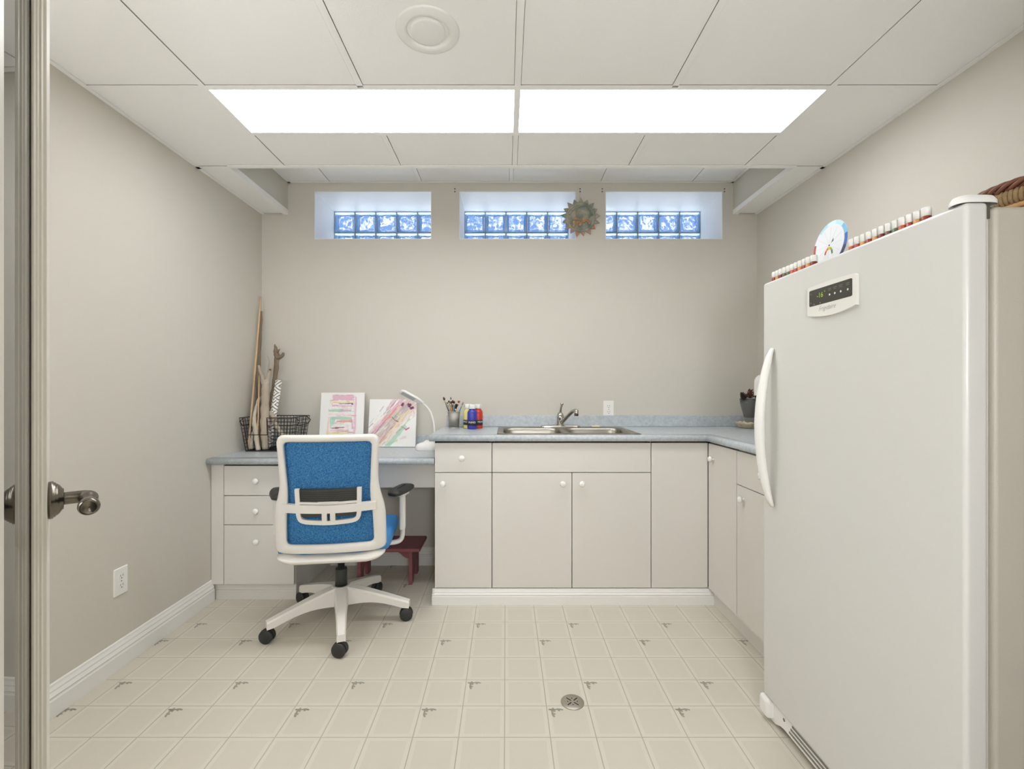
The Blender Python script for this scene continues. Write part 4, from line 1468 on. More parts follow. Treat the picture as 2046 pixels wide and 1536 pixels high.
def bpnt(u, v, h):
    """u 0..1 across, v 0..1 deep, h 0..1 up the tapered basket"""
    i = ins * (1 - h)
    return (lerp(bxa + i, bxb - i, u), lerp(bya + i * 0.6, byb - i * 0.4, v), zd + 0.004 + h * 0.201)


def wire(parent, pts, r, name=None, closed=False):
    return MB().tube(pts, r, 6, closed=closed).build(name or 'wire', M_wire, parent)


hf = (zf - zd) / 0.205
m = MB()
nU, nV, nH = 15, 9, 9
for i in range(nU + 1):
    u = i / nU
    m.tube([bpnt(u, 1, 0), bpnt(u, 1, 1)], 0.0017, 5)
    if not 0.12 < u < 0.5:
        m.tube([bpnt(u, 0, 0), bpnt(u, 0, 0.97)], 0.0017, 5)
for i in range(nV + 1):
    v = i / nV
    for u in (0, 1):
        m.tube([bpnt(u, v, 0), bpnt(u, v, 1)], 0.0017, 5)
for j in range(nH):
    h = j / nH
    m.tube([bpnt(0, 1, h), bpnt(1, 1, h)], 0.0017, 5)
    for u in (0, 1):
        m.tube([bpnt(u, 0, h), bpnt(u, 1, h)], 0.0017, 5)
    m.tube([bpnt(0.52, 0, h), bpnt(1, 0, h)], 0.0017, 5)
for i in range(nU + 1):
    m.tube([bpnt(i / nU, 0, 0), bpnt(i / nU, 1, 0)], 0.0017, 5)
for j in range(nV + 1):
    m.tube([bpnt(0, j / nV, 0), bpnt(1, j / nV, 0)], 0.0017, 5)
g = m.build('wire_grid', M_wire, bk)
g['kind'] = 'stuff'
MB().tube([bpnt(0.1, 0, hf), bpnt(0.1, 0, 1), bpnt(0, 0, 1), bpnt(0, 1, 1), bpnt(1, 1, 1), bpnt(1, 0, 1), bpnt(0.52, 0, 1), bpnt(0.52, 0, hf)], 0.0030, 8, closed=True).build('rim_wire', M_wire, bk)
for hh in (0.0,):
    MB().tube([bpnt(0, 0, hh), bpnt(1, 0, hh), bpnt(1, 1, hh), bpnt(0, 1, hh)], 0.0030, 8, closed=True).build('foot_wire', M_wire, bk)
for u, s in ((0, -1), (1, 1)):
    e = bpnt(u, 0.5, 1)
    yA, yB_ = bya + 0.05, byb - 0.05
    o_ = 0.026 * s
    MB().tube([(e[0], yA, e[2]), (e[0] + o_, yA - 0.004, e[2] - 0.024), (e[0] + o_ * 0.4, yA, e[2] - 0.05), (e[0] + o_ * 0.4, yB_, e[2] - 0.05), (e[0] + o_, yB_ + 0.004, e[2] - 0.024), (e[0], yB_, e[2])], 0.0030, 8, closed=True).build('handle', M_wire, bk)

# --- driftwood, sticks and the paper roll standing in the basket
M_drift = mat('grey driftwood', rgb(176, 163, 145), 0.9, bump=1.0, bscale=45, var=0.42, vscale=45, stretch=(1, 1, 0.12))
M_drift2 = mat('pale driftwood', rgb(190, 179, 162), 0.9, bump=0.9, bscale=45, var=0.38, vscale=45, stretch=(1, 1, 0.12))
M_drift3 = mat('brown driftwood', rgb(128, 112, 92), 0.9, bump=1.0, bscale=50, var=0.45, vscale=55, stretch=(1, 1, 0.15))
M_pine = mat('pine dowel', rgb(206, 176, 138), 0.55, var=0.08, vscale=20, stretch=(1, 1, 0.1))


def branch(m, pts, n=8, wob=0.0, mi=0):
    """pts: (px, py, depth, radius)"""
    Q = smooth_path([tuple(at(a, b, c_)) + (r_,) for a, b, c_, r_ in pts], 6)
    P_ = []
    for i, q in enumerate(Q):
        P_.append((q[0] + wob * math.sin(i * 1.7), q[1] + wob * math.cos(i * 2.3), q[2]))
    m.tube(P_, [float(q[3]) * (1 + 0.09 * math.sin(i * 2.1)) for i, q in enumerate(Q)], n, mi=mi)
    return m


def stick(name, label, cat, pts, mt, n=8, wob=0.0, group='driftwood and sticks in the wire basket'):
    m = branch(MB(), pts, n, wob)
    return tag(m.build(name, mt), label, cat, group)


stick('wooden_dowel', 'long thin light-wood dowel leaning from the wire basket into the wall corner', 'dowel', [(496, 898, 2.850, .0062), (509, 745, 2.965, .006), (521, 593, 3.075, .0052)], M_pine, 10)
stick('driftwood_stick', 'tall weathered grey-brown stick behind the long dowel in the corner', 'driftwood', [(507, 885, 2.95, .010), (515, 770, 3.02, .0125), (518, 690, 3.06, .013), (522, 622, 3.085, .009)], M_drift3, 8, 0.001)
stick('wooden_dowel', 'short thin pale dowel beside the forked driftwood', 'dowel', [(513, 897, 2.84, .0040), (516, 830, 2.87, .0040), (518, 750, 2.93, .0038)], M_pine, 8)
m = branch(MB(), [(531, 897, 2.86, .0200), (529, 850, 2.875, .0250), (530, 800, 2.89, .0230), (531, 768, 2.90, .0220), (531, 760, 2.902, .0120)], 12, 0.001)
branch(m, [(530, 780, 2.897, .0150), (526, 757, 2.905, .0115), (520, 742, 2.912, .0095), (517, 730, 2.92, .0065)], 8)
branch(m, [(532, 780, 2.90, .0160), (536, 752, 2.915, .0125), (541, 735, 2.925, .0105)], 8)
branch(m, [(533, 765, 2.905, .0060), (536, 740, 2.93, .0050), (538, 722, 2.94, .0038), (534, 710, 2.945, .0010)], 6)
dr = m.build('forked_driftwood', M_drift)
tag(dr, 'thick pale grey forked driftwood trunk standing in front in the basket', 'driftwood', 'driftwood and sticks in the wire basket')
for (px, py, rr_) in ((536.5, 852, 0.0080), (539.5, 738.5, 0.0055)):
    c_ = at(px, py, 2.846 if py > 800 else 2.912)
    MB().lathe([(0.001, 0.0065), (rr_ * 0.45, 0.0065), (rr_ * 0.75, 0.0045), (rr_, 0.0), (rr_, -0.006)], tuple(c_), (0, -1, 0.1), 12).build('knot', mat('dark knot', rgb(92, 74, 58), 0.9), dr)
m = branch(MB(), [(527, 893, 2.955, .015), (540, 820, 2.985, .0155), (548, 770, 3.00, .0145), (553, 720, 3.025, .0150), (552, 703, 3.035, .0165), (549, 688, 3.045, .0030)], 9, 0.001)
branch(m, [(553, 716, 3.02, .013), (560, 713, 3.02, .0125), (565, 709, 3.02, .0105), (566, 704, 3.02, .006)], 8)
branch(m, [(554, 704, 3.02, .006), (559, 697, 3.01, .003)], 6)
tag(m.build('knobbed_driftwood', M_drift3), 'long driftwood branch ending in a gnarled knob above the paper roll', 'driftwood', 'driftwood and sticks in the wire basket')
m = branch(MB(), [(538, 824, 2.925, .0150), (545, 832, 2.92, .0150), (550, 846, 2.915, .0145), (558, 860, 2.91, .013), (567, 870, 2.905, .011)], 9)
branch(m, [(541, 842, 2.91, .006), (552, 836, 2.90, .0045), (556, 832, 2.90, .002)], 6)
tag(m.build('curved_driftwood', M_drift), 'short curved driftwood bending down at the basket middle', 'driftwood', 'driftwood and sticks in the wire basket')
stick('driftwood_stick', 'pale smooth driftwood stick standing nearest the basket front', 'driftwood', [(516, 899, 2.835, .0135), (511, 865, 2.845, .014), (508, 838, 2.865, .0125), (512, 815, 2.90, .011), (519, 793, 2.93, .010)], M_drift2, 9, 0.001)
stick('driftwood_stick', 'dark reddish driftwood stick behind the forked trunk', 'driftwood', [(522, 892, 2.93, .012), (521, 840, 2.95, .014), (520, 790, 2.975, .0135), (518, 762, 2.985, .0105)], M_drift3, 8, 0.001)
stick('driftwood_stick', 'small pale driftwood splinter low in the basket corner', 'driftwood', [(502, 896, 2.86, .011), (503, 880, 2.865, .0105), (505, 862, 2.88, .007)], M_drift2, 8, 0.001)
# paper roll with hatched print
mp_ = bpy.data.materials.new('hatched print paper')
mp_.use_nodes = True
nt = mp_.node_tree
p = nt.nodes['Principled BSDF']
p.inputs['Roughness'].default_value = 0.55
t_ = nt.nodes.new('ShaderNodeTexCoord')
vals = []
for ang in (0.75, -0.75):
    q = nt.nodes.new('ShaderNodeMapping')
    q.inputs['Rotation'].default_value = (0, ang, 0)
    nt.links.new(t_.outputs['Object'], q.inputs['Vector'])
    w = nt.nodes.new('ShaderNodeTexWave')
    w.bands_direction = 'Z'
    w.inputs['Scale'].default_value = 20
    nt.links.new(q.outputs['Vector'], w.inputs['Vector'])
    vals.append(w)
ck = nt.nodes.new('ShaderNodeTexChecker')
ck.inputs['Scale'].default_value = 26
nt.links.new(t_.outputs['Object'], ck.inputs['Vector'])
mx = nt.nodes.new('ShaderNodeMix')
nt.links.new(ck.outputs['Fac'], mx.inputs[0])
nt.links.new(vals[0].outputs['Fac'], mx.inputs[2])
nt.links.new(vals[1].outputs['Fac'], mx.inputs[3])
cr = nt.nodes.new('ShaderNodeValToRGB')
cr.color_ramp.elements[0].position = 0.10
cr.color_ramp.elements[0].color = rgb(64, 58, 52)
cr.color_ramp.elements[1].position = 0.22
cr.color_ramp.elements[1].color = rgb(236, 232, 224)
nt.links.new(mx.outputs[0], cr.inputs['Fac'])
nt.links.new(cr.outputs['Color'], p.inputs['Base Color'])
tag(MB().cyl(tuple(at(536, 893, 2.905)), tuple(at(557, 760, 2.99)), 0.0205, n=24).build('paper_roll', mp_), 'white paper roll with dark hatched print standing in the basket', 'paper roll')


# --- canvases
def paint_canvas(name, label, w, h, loc, tilt, rotz, strokes, seed, res=170):
    rng = np.random.default_rng(seed)
    nx, ny = int(res * w / max(w, h)), int(res * h / max(w, h))
    xx, yy = np.meshgrid((np.arange(nx + 1)) / nx, 1 - (np.arange(ny + 1)) / ny)    # yy: 0 at the top
    yy = yy
    col = np.zeros((ny + 1, nx + 1, 3)) + np.array([lin(236), lin(234), lin(230)])
    for (xa, ya, xb, yb, wd, c_, al, ro) in strokes:
        d = np.array([xb - xa, yb - ya])
        ln = np.hypot(*d) + 1e-6
        d /= ln
        s = (xx - xa) * d[0] + (yy - ya) * d[1]
        t = -(xx - xa) * d[1] + (yy - ya) * d[0]
        # streaks that run along the stroke
        sn = np.interp(t.ravel() * 40, np.arange(-60, 61), rng.random(121)).reshape(t.shape)
        en = np.interp(s.ravel() * 18, np.arange(-60, 61), rng.random(121)).reshape(s.shape)
        edge = wd / 2 * (0.75 + 0.5 * en)
        a = np.clip((edge - np.abs(t)) / 0.012, 0, 1)
        endj = 0.06 * (sn - 0.5) * ro
        a *= np.clip((s + endj) / 0.012, 0, 1) * np.clip((ln - s + endj * 1.7) / 0.012, 0, 1)
        a *= al * np.clip(1.25 - ro * 0.9 * sn + 0.15 * (rng.random(t.shape) - 0.5), 0, 1)
        cc = np.array([lin(v) for v in c_])
        col = col * (1 - a[..., None]) + cc * a[..., None]
    r = thing(name, label, 'painting', loc, rotz, 'painted canvases leaning on the wall')
    me = bpy.data.meshes.new('painted_face')
    V, Fc = [], []
    for j in range(ny + 1):
        for i in range(nx + 1):
            V.append((w * (i / nx - 0.5), -0.0181, h * j / ny))
    for j in range(ny):
        for i in range(nx):
            a = j * (nx + 1) + i
            Fc.append((a, a + 1, a + nx + 2, a + nx + 1))
    me.from_pydata(V, [], Fc)
    ca = me.color_attributes.new('paint', 'FLOAT_COLOR', 'POINT')
    buf = np.ones(((ny + 1) * (nx + 1), 4), dtype=np.float32)
    buf[:, :3] = col.reshape(-1, 3)
    ca.data.foreach_set('color', buf.ravel())
    me.materials.append(mat_attr('paint on ' + name + str(seed), 'paint', 0.5))
    ob = bpy.data.objects.new('painted_face', me)
    C.objects.link(ob)
    ob.parent = r
    MB().rbox(-w / 2, w / 2, -0.0178, 0, 0, h, 0.002, 1).build('stretched_canvas', mat('primed canvas', rgb(236, 234, 230), 0.7, bump=0.2, bscale=500), r, local=True)
    r.rotation_euler = (-tilt, 0, rotz)
    return r


PK, MG, MT, PC, YL, PU, WH, GY, SA = (222, 170, 190), (190, 84, 130), (160, 205, 180), (232, 196, 170), (232, 216, 140), (112, 46, 84), (240, 238, 234), (170, 170, 165), (224, 150, 135)
s1 = [(.14, .78, .86, .78, .42, (240, 225, 228), .5, .6),
      (.80, .05, .80, .80, .06, PK, .7, .9), (.76, .06, .78, .95, .02, MG, .5, 1), (.20, .45, .17, .99, .05, PC, .7, .9),
      (.26, .095, .75, .095, .11, PK, .85, .5), (.25, .045, .76, .052, .014, MG, .9, .4), (.245, .05, .235, .26, .010, MG, .6, .6), (.755, .05, .745, .24, .014, MG, .8, .6),
      (.22, .175, .72, .172, .045, YL, .75, .7), (.24, .19, .50, .185, .03, SA, .4, .8),
      (.25, .215, .27, .215, .032, PU, .95, .1), (.35, .215, .37, .215, .026, PU, .95, .1), (.42, .208, .74, .200, .026, PU, .9, .3), (.70, .212, .75, .208, .045, PU, .95, .1), (.56, .18, .57, .25, .012, PU, .8, .2),
      (.24, .245, .74, .25, .045, PK, .7, .8), (.18, .335, .52, .33, .055, MT, .9, .5), (.46, .335, .72, .33, .045, (196, 160, 190), .8, .6),
      (.17, .40, .70, .405, .05, (240, 214, 208), .8, .8), (.22, .455, .74, .45, .02, SA, .5, 1),
      (.25, .475, .74, .48, .06, MT, .85, .5), (.28, .46, .285, .62, .12, MT, .75, .6), (.37, .535, .76, .525, .055, SA, .85, .5), (.36, .51, .36, .60, .014, (110, 70, 80), .7, .4), (.48, .52, .48, .60, .010, MG, .7, .4), (.60, .53, .61, .60, .010, (120, 100, 90), .7, .4),
      (.23, .53, .24, .63, .02, GY, .6, .6), (.72, .48, .74, .66, .022, MG, .8, .6), (.20, .60, .78, .605, .045, (226, 232, 226), .8, .6),
      (.27, .66, .44, .655, .034, PU, .95, .2), (.36, .65, .56, .645, .030, PU, .95, .3), (.22, .64, .30, .64, .03, MT, .6, .6), (.24, .70, .66, .70, .035, PK, .7, .7), (.18, .745, .64, .75, .06, YL, .7, .7), (.42, .66, .42, .80, .012, PU, .7, .4),
      (.64, .60, .66, .90, .03, GY, .5, .9), (.74, .56, .76, .68, .03, MG, .6, .6), (.20, .82, .74, .82, .05, MT, .7, .6), (.24, .88, .70, .885, .05, SA, .6, .6)]
rq = random.Random(11)
PAL = [PK, MG, MT, PC, YL, (196, 160, 190), WH, GY, SA, (240, 225, 228), (150, 110, 130), (120, 150, 140)]
s1x = []
for k in range(330):
    u, v = rq.uniform(.19, .74), rq.uniform(.07, .97)
    if rq.random() < .35:
        s1x.append((u, v, u + rq.uniform(-.01, .01), v + rq.uniform(.03, .10), rq.uniform(.006, .018), rq.choice(PAL), .8, .8))
    else:
        ln = rq.uniform(.04, .20)
        s1x.append((u, v, min(u + ln, .80), v + rq.uniform(-.006, .006), rq.uniform(.008, .026), rq.choice(PAL), .75, .9))
s1 = s1[:4] + s1x[:200] + s1[4:] + s1x[200:]
ppx = at(682.5, 0, 3.04)
paint_canvas('canvas_painting', 'upright canvas with stacked bands of pink, mint and purple paint', 0.283, 0.356, (ppx.x, 3.040, zd), math.radians(8.0), math.radians(2), s1, 3)
s2 = [(.0, .98, .95, .0, .46, (232, 208, 208), .7, .7), (.05, .92, .95, .02, .30, (206, 186, 180), .6, .8)]


def dg(u0, v0, ln, wd, c_, al=.8, ro=.6, ang=50):
    a = math.radians(ang)
    s2.append((u0, v0, u0 + ln * math.cos(a), v0 - ln * math.sin(a), wd, c_, al, ro))


dg(.02, .80, 1.05, .07, PK, .8, .7)
dg(.13, .88, 1.15, .09, (226, 190, 190), .7, .8)
dg(.10, .76, .75, .045, (206, 110, 150), .8, .6)
dg(.30, .52, .55, .07, SA, .55, .8)
dg(.02, .98, .9, .06, MT, .7, .8)
dg(.22, .98, 1.0, .06, YL, .65, .8)
dg(.18, .98, .6, .03, (120, 130, 140), .6, .9)
dg(.36, .96, .95, .06, (232, 222, 196), .8, .6)
dg(.42, .98, .55, .09, MT, .85, .5)
dg(.60, .72, .42, .05, MT, .75, .6)
dg(.30, .80, .55, .05, (200, 180, 176), .7, .8)
dg(.50, .48, .5, .11, (178, 172, 166), .75, .6)
dg(.55, .40, .4, .05, (150, 150, 148), .6, .8)
dg(.60, .36, .12, .06, YL, .7, .5)
dg(.38, .24, .30, .09, (196, 150, 165), .7, .8, 55)
dg(.44, .18, .26, .03, (150, 90, 110), .6, .8, 50)
dg(.00, .60, .12, .03, (190, 110, 170), .8, .6, 45)
dg(.02, .70, .22, .02, (190, 200, 120), .7, .8, 50)
for (u, v, w_, a_) in ((.68, .15, .07, 60), (.80, .10, .06, -20), (.83, .17, .07, 50), (.86, .20, .06, 20)):
    dg(u, v, .09, w_, PU, .95, .2, a_)
s2 += [(.48, .37, .55, .44, .022, PU, .9, .2), (.54, .44, .63, .48, .024, PU, .9, .2), (.28, .45, .30, .45, .025, PU, .9, .1), (.34, .56, .36, .56, .025, PU, .9, .1), (.38, .53, .40, .53, .018, PU, .8, .1),
       (.68, .57, .80, .64, .020, (170, 50, 90), .85, .3), (.78, .65, .86, .60, .035, (200, 80, 130), .85, .3), (.82, .44, .70, .64, .010, (70, 60, 60), .8, .4), (.70, .80, .82, .78, .022, MT, .8, .4), (.66, .84, .82, .80, .05, (236, 205, 216), .7, .6),
       (.36, .98, .62, .86, .05, MT, .8, .6), (.92, .22, .98, .34, .02, (110, 70, 70), .6, .6), (.55, .86, .66, .90, .06, YL, .5, .7), (.20, .96, .40, .80, .02, (60, 60, 60), .5, .9)]
for k in range(420):
    t, off = rq.uniform(-.05, 1.0), rq.gauss(0, .15)
    u, v = .05 + .80 * t + off * .72, .95 - .92 * t + off * .70
    if not (0 < u < 1 and 0 < v < 1) or abs(off) > .34:
        continue
    dg(u, v, rq.uniform(.05, .22), rq.uniform(.008, .028), rq.choice(PAL), .75, .9, rq.uniform(44, 56))
s2 += [q_ for q_ in s2 if q_[5] in (PU, (170, 50, 90), (200, 80, 130)) and q_[6] >= .85]
ppx = at(783.5, 0, 3.045)
paint_canvas('canvas_painting', 'square canvas with diagonal streaks of pink, mint and grey paint', 0.312, 0.312, (ppx.x, 3.045, zd), math.radians(8.5), math.radians(-1), s2, 5)

# --- white LED lamp
lm = thing('desk_lamp', 'slim white gooseneck desk lamp with flat head on the desk', 'lamp', tuple(at(850, 898, 2.90)[:2]) + (zd,))
bxl, byl = lm.location.x, lm.location.y
bpz = round_poly([(-0.060, -0.036), (0.075, -0.036), (0.075, 0.036), (-0.060, 0.036)], [0.034, 0.012, 0.012, 0.034], 6)
BL = lambda s_, z, k=0.0: [(bxl + x * s_, byl + y * s_, z + k * (x + 0.06)) for x, y in bpz]
m = MB().loops([BL(0.96, zd), BL(1.0, zd + 0.006), BL(1.0, zd + 0.020, 0.05), BL(0.9, zd + 0.034, 0.10), BL(0.6, zd + 0.042, 0.12), BL(0.02, zd + 0.045, 0.12)], False)
m.build('base', M_plast, lm)
MB().prism([(-0.010, 0.040), (0.045, 0.040), (0.045, 0.072), (0.038, 0.076)], lambda a, b, d: (bxl + a, byl + d, zd + b), -0.016, 0.016).build('clip_lever', M_plast, lm)
MB().lathe([(0.0375, 0.0), (0.038, 0.003)], (bxl + 0.045, byl, zd + 0.024), (1, 0, 0), 20)
nk = [at(868, 890, 2.905), at(868, 862, 2.905), at(866, 842, 2.905), at(861, 825, 2.90), at(853, 813, 2.895), at(843, 804, 2.885)]
MB().tube([tuple(q) for q in smooth_path([tuple(q) for q in nk], 6)], 0.0055, 12).build('gooseneck', M_plast, lm)
h0, h1 = at(846, 806, 2.888), at(800, 781, 2.82)
hd = (h1 - h0)
hl = hd.length
hu = hd.normalized()
hs = Vector((0, -1, 0.75))
hs = (hs - hu * hs.dot(hu)).normalized()
hn = hu.cross(hs)
if hn.z < 0:
    hn = -hn
hp = round_poly([(0, -0.010), (0.05, -0.026), (hl, -0.026), (hl, 0.026), (0.05, 0.026), (0, 0.010)], [0.006, 0.03, 0.022, 0.022, 0.03, 0.006], 5)
H3 = lambda s_, d: [tuple(h0 + hu * (hl / 2 + (a - hl / 2) * s_) + hs * (b * s_) + hn * d) for a, b in hp]
m = MB().loops([H3(0.9, -0.007), H3(1.0, -0.003), H3(1.0, 0.003), H3(0.9, 0.007), H3(0.02, 0.008)], False)
m.add(H3(0.9, -0.007), [tuple(range(len(hp)))])
hd_ = m.build('lamp_head', M_plast, lm)
lp_ = [(hl * 0.38, -0.016), (hl * 0.93, -0.016), (hl * 0.93, 0.016), (hl * 0.38, 0.016)]
MB().prism(lp_, lambda a, b, d: tuple(h0 + hu * a + hs * b + hn * d), -0.0078, -0.0068).build('diffuser', mat('grey lamp diffuser', rgb(190, 190, 188), 0.4), hd_)

# ================================================================== ON THE WORKTOP
zw = ZT + 0.0005
# --- pencil cup with brushes
cpos = at(907, 0, 2.975)
cxp, cyp = cpos.x, 2.975
cup = thing('brush_cup', 'silver wire-mesh cup full of paint brushes on the worktop end', 'cup', (cxp, cyp, zw))
mcup = mat('silver mesh', rgb(176, 172, 164), 0.42, 0.75, bump=0.6, bscale=600)
MB().lathe([(0.030, 0.004), (0.0315, 0.002), (0.0405, 0.104), (0.0395, 0.104), (0.0305, 0.006), (0.001, 0.006), (0.001, 0.002), (0.0315, 0.002)], (cxp, cyp, zw), n=32).build('mesh_wall', mcup, cup)
MB().tube([(cxp + 0.041 * math.cos(2 * math.pi * k / 32), cyp + 0.041 * math.sin(2 * math.pi * k / 32), zw + 0.105) for k in range(32)], 0.0022, 6, closed=True).build('rim', mat('cup rim', rgb(205, 202, 194), 0.35, 0.5), cup)
MB().lathe([(0.0315, 0.0), (0.033, 0.003), (0.0325, 0.007)], (cxp, cyp, zw), n=32).build('foot_ring', mat('cup rim', rgb(205, 202, 194), 0.35, 0.5), cup)
brush = [  # tip pixel, handle colour, bristle colour, bristle radius, length, label
    ((886, 793), (70, 62, 58), (78, 66, 58), .0075, .022, 'grey brush with dark round head leaning furthest towards the lamp'),
    ((893, 803), (160, 150, 138), (66, 48, 38), .0035, .012, 'thin grey brush with small dark tip beside the leaning brush'),
    ((896.5, 800), (206, 144, 62), (62, 44, 34), .0055, .014, 'orange-handled brush with dark flat tip in the cup'),
    ((900.5, 793), (120, 96, 84), (70, 52, 44), .0035, .016, 'tallest thin brown brush at the cup middle'),
    ((900, 801.5), (196, 130, 56), (58, 52, 48), .0048, .016, 'amber-handled brush with greyish tip in the cup'),
    ((904.5, 799), (70, 130, 140), (84, 54, 40), .0085, .020, 'teal-handled brush with wide brown head in the cup'),
    ((907.5, 800.5), (60, 110, 130), (92, 46, 34), .0055, .018, 'teal-handled brush with narrow rust-brown head in the cup'),
    ((912, 807), (214, 214, 210), (28, 30, 32), .0080, .030, 'silver-ferruled brush with black square head in the cup'),
    ((917, 800.5), (226, 208, 196), (168, 58, 36), .0070, .014, 'pale pink brush with red fan head in the cup'),
    ((926, 803), (46, 132, 138), (150, 128, 156), .0050, .020, 'teal brush with mauve tip leaning towards the paint bottles')]
for i, (tp, hc_, bc, br_, bl, lab) in enumerate(brush):
    yb_ = cyp + ((i * 37) % 7 - 3) * 0.004
    tip = at(tp[0], tp[1], yb_ + 0.004)
    root = Vector((cxp + (tip.x - cxp) * -0.12 + ((i * 13) % 5 - 2) * 0.002, yb_ * 0.6 + cyp * 0.4, zw + 0.008))
    d = (tip - root).normalized()
    L_ = (tip - root).length
    r = thing('paint_brush', lab, 'paint brush', tuple(root), 0, 'paint brushes in the mesh cup')
    P_ = lambda t: tuple(root + d * t)
    e = L_ - bl - 0.022
    MB().tube([P_(0.0), P_(e * 0.5), P_(e * 0.85), P_(e)], [0.0018, 0.0030, 0.0036, 0.0026], 8).build('handle', mat('brush handle %d' % i, rgb(*hc_), 0.35), r)
    MB().tube([P_(e), P_(e + 0.022)], [0.0027, max(0.003, br_ * 0.7)], 8).build('ferrule', M_chrome if i % 2 else mat('brass ferrule', rgb(196, 176, 140), 0.3, 0.9), r)
    MB().tube([P_(e + 0.022), P_(e + 0.022 + bl * 0.5), P_(L_)], [max(0.003, br_ * 0.7), br_, br_ * (0.3 if i not in (7, 8) else 1.05)], 8, sy=0.6).build('bristles', mat('bristles %d' % i, rgb(*bc), 0.9), r)


# --- paint bottles
M_label = mat('black bottle label', rgb(30, 28, 38), 0.4)
M_ltext = mat('white label print', rgb(235, 232, 228), 0.5)


def bottle(label, px, Y, col, face):
    q = at(px, 0, Y)
    x, y = q.x, Y
    r = thing('paint_bottle', label, 'paint bottle', (x, y, zw), 0, 'squat paint bottles beside the brush cup')
    mt = mat('bottle paint ' + label[:12], col, 0.18, coat=0.3)
    MB().lathe([(0.001, 0), (0.0285, 0.0), (0.0305, 0.003), (0.0310, 0.010), (0.0310, 0.096), (0.0300, 0.106), (0.0240, 0.117), (0.0195, 0.121), (0.0185, 0.128), (0.001, 0.128)], (x, y, zw), n=32).build('bottle', mt, r)
    MB().lathe([(0.0215, 0.1265), (0.0222, 0.128), (0.0222, 0.148), (0.0205, 0.153), (0.001, 0.154)], (x, y, zw), n=32).build('cap', M_plast, r)
    lb = MB().lathe([(0.0311, 0.022), (0.0314, 0.0225), (0.0314, 0.055), (0.0311, 0.0555)], (x, y, zw), n=40).build('label_band', M_label, r)
    V, Fs = text_mesh('PRIMO', 0.0165)
    a0 = -math.pi / 2 + face
    vv = []
    for v in V:
        a = a0 + v[0] / 0.0316
        vv.append((x + 0.0317 * math.cos(a), y + 0.0317 * math.sin(a), zw + 0.042 + v[1]))
    MB().add(vv, Fs).build('label_print', M_ltext, lb)
    return r


bottle('yellow paint bottle with white cap standing next to the brush cup', 935.5, 2.975, rgb(224, 214, 128), -0.9)
bottle('red paint bottle with white cap standing half behind the blue one', 955.0, 2.960, rgb(196, 52, 36), 0.75)
bottle('blue paint bottle with white cap standing in front of its neighbours', 943.5, 2.915, rgb(52, 54, 160), 0.0)

# --- glass goblet with pine cones in a shell-patterned dish
gx, gy = 1.565, 2.985
M_shell = mat('cream carved stone', rgb(206, 194, 164), 0.75, bump=0.6, bscale=60, var=0.2, vscale=50)
ds = thing('shell_dish', 'cream scalloped dish in the worktop corner under the goblet', 'dish', (gx, gy, zw))
m = MB()
LL = []
for (rad, z) in ((0.001, 0.001), (0.050, 0.001), (0.060, 0.006), (0.076, 0.026), (0.084, 0.036), (0.080, 0.038), (0.066, 0.020), (0.052, 0.012), (0.001, 0.010)):
    LL.append([(gx + rad * (1 + (0.05 * math.cos(16 * 2 * math.pi * k / 96) if rad > 0.055 else 0)) * math.cos(2 * math.pi * k / 96), gy + rad * (1 + (0.05 * math.cos(16 * 2 * math.pi * k / 96) if rad > 0.055 else 0)) * math.sin(2 * math.pi * k / 96), zw + z) for k in range(96)])
m.loops(LL, False)
m.build('bowl', M_shell, ds)
for k in range(9):
    a = 2 * math.pi * k / 9 + 0.2
    m = MB().ball((gx + 0.056 * math.cos(a), gy + 0.056 * math.sin(a), zw + 0.030), 0.016, 10, sc=(1.1, 0.8, 0.75))
    tag(m.build('pebble', mat('cream pebble', rgb(214, 204, 180), 0.6, var=0.12, vscale=40)), 'cream pebble in the scalloped dish around the goblet foot', 'pebble', 'pebbles around the goblet foot')
gb_ = thing('glass_goblet', 'footed glass goblet of dark stones topped with pine cones', 'goblet', (gx, gy, zw + 0.011))
zg = zw + 0.011
mgl2 = bpy.data.materials.new('smoky goblet glass')
mgl2.use_nodes = True
p = mgl2.node_tree.nodes['Principled BSDF']
p.inputs['Base Color'].default_value = rgb(225, 225, 222)
p.inputs['Roughness'].default_value = 0.03
p.inputs['Transmission Weight'].default_value = 0.9
p.inputs['IOR'].default_value = 1.2
MB().lathe([(0.001, 0), (0.032, 0.0), (0.033, 0.004), (0.024, 0.012), (0.026, 0.030), (0.030, 0.050), (0.040, 0.085), (0.052, 0.130), (0.0585, 0.178), (0.0565, 0.178), (0.050, 0.130), (0.038, 0.087), (0.028, 0.058), (0.001, 0.054)], (gx, gy, zg), n=36).build('glass', mgl2, gb_)
MB().lathe([(0.001, 0.056), (0.026, 0.060), (0.036, 0.088), (0.048, 0.130), (0.0530, 0.166), (0.040, 0.176), (0.001, 0.180)], (gx, gy, zg), n=28).build('stone_filling', mat('dark stones', rgb(66, 64, 62), 0.4, bump=0.9, bscale=60, var=0.4, vscale=60), gb_)


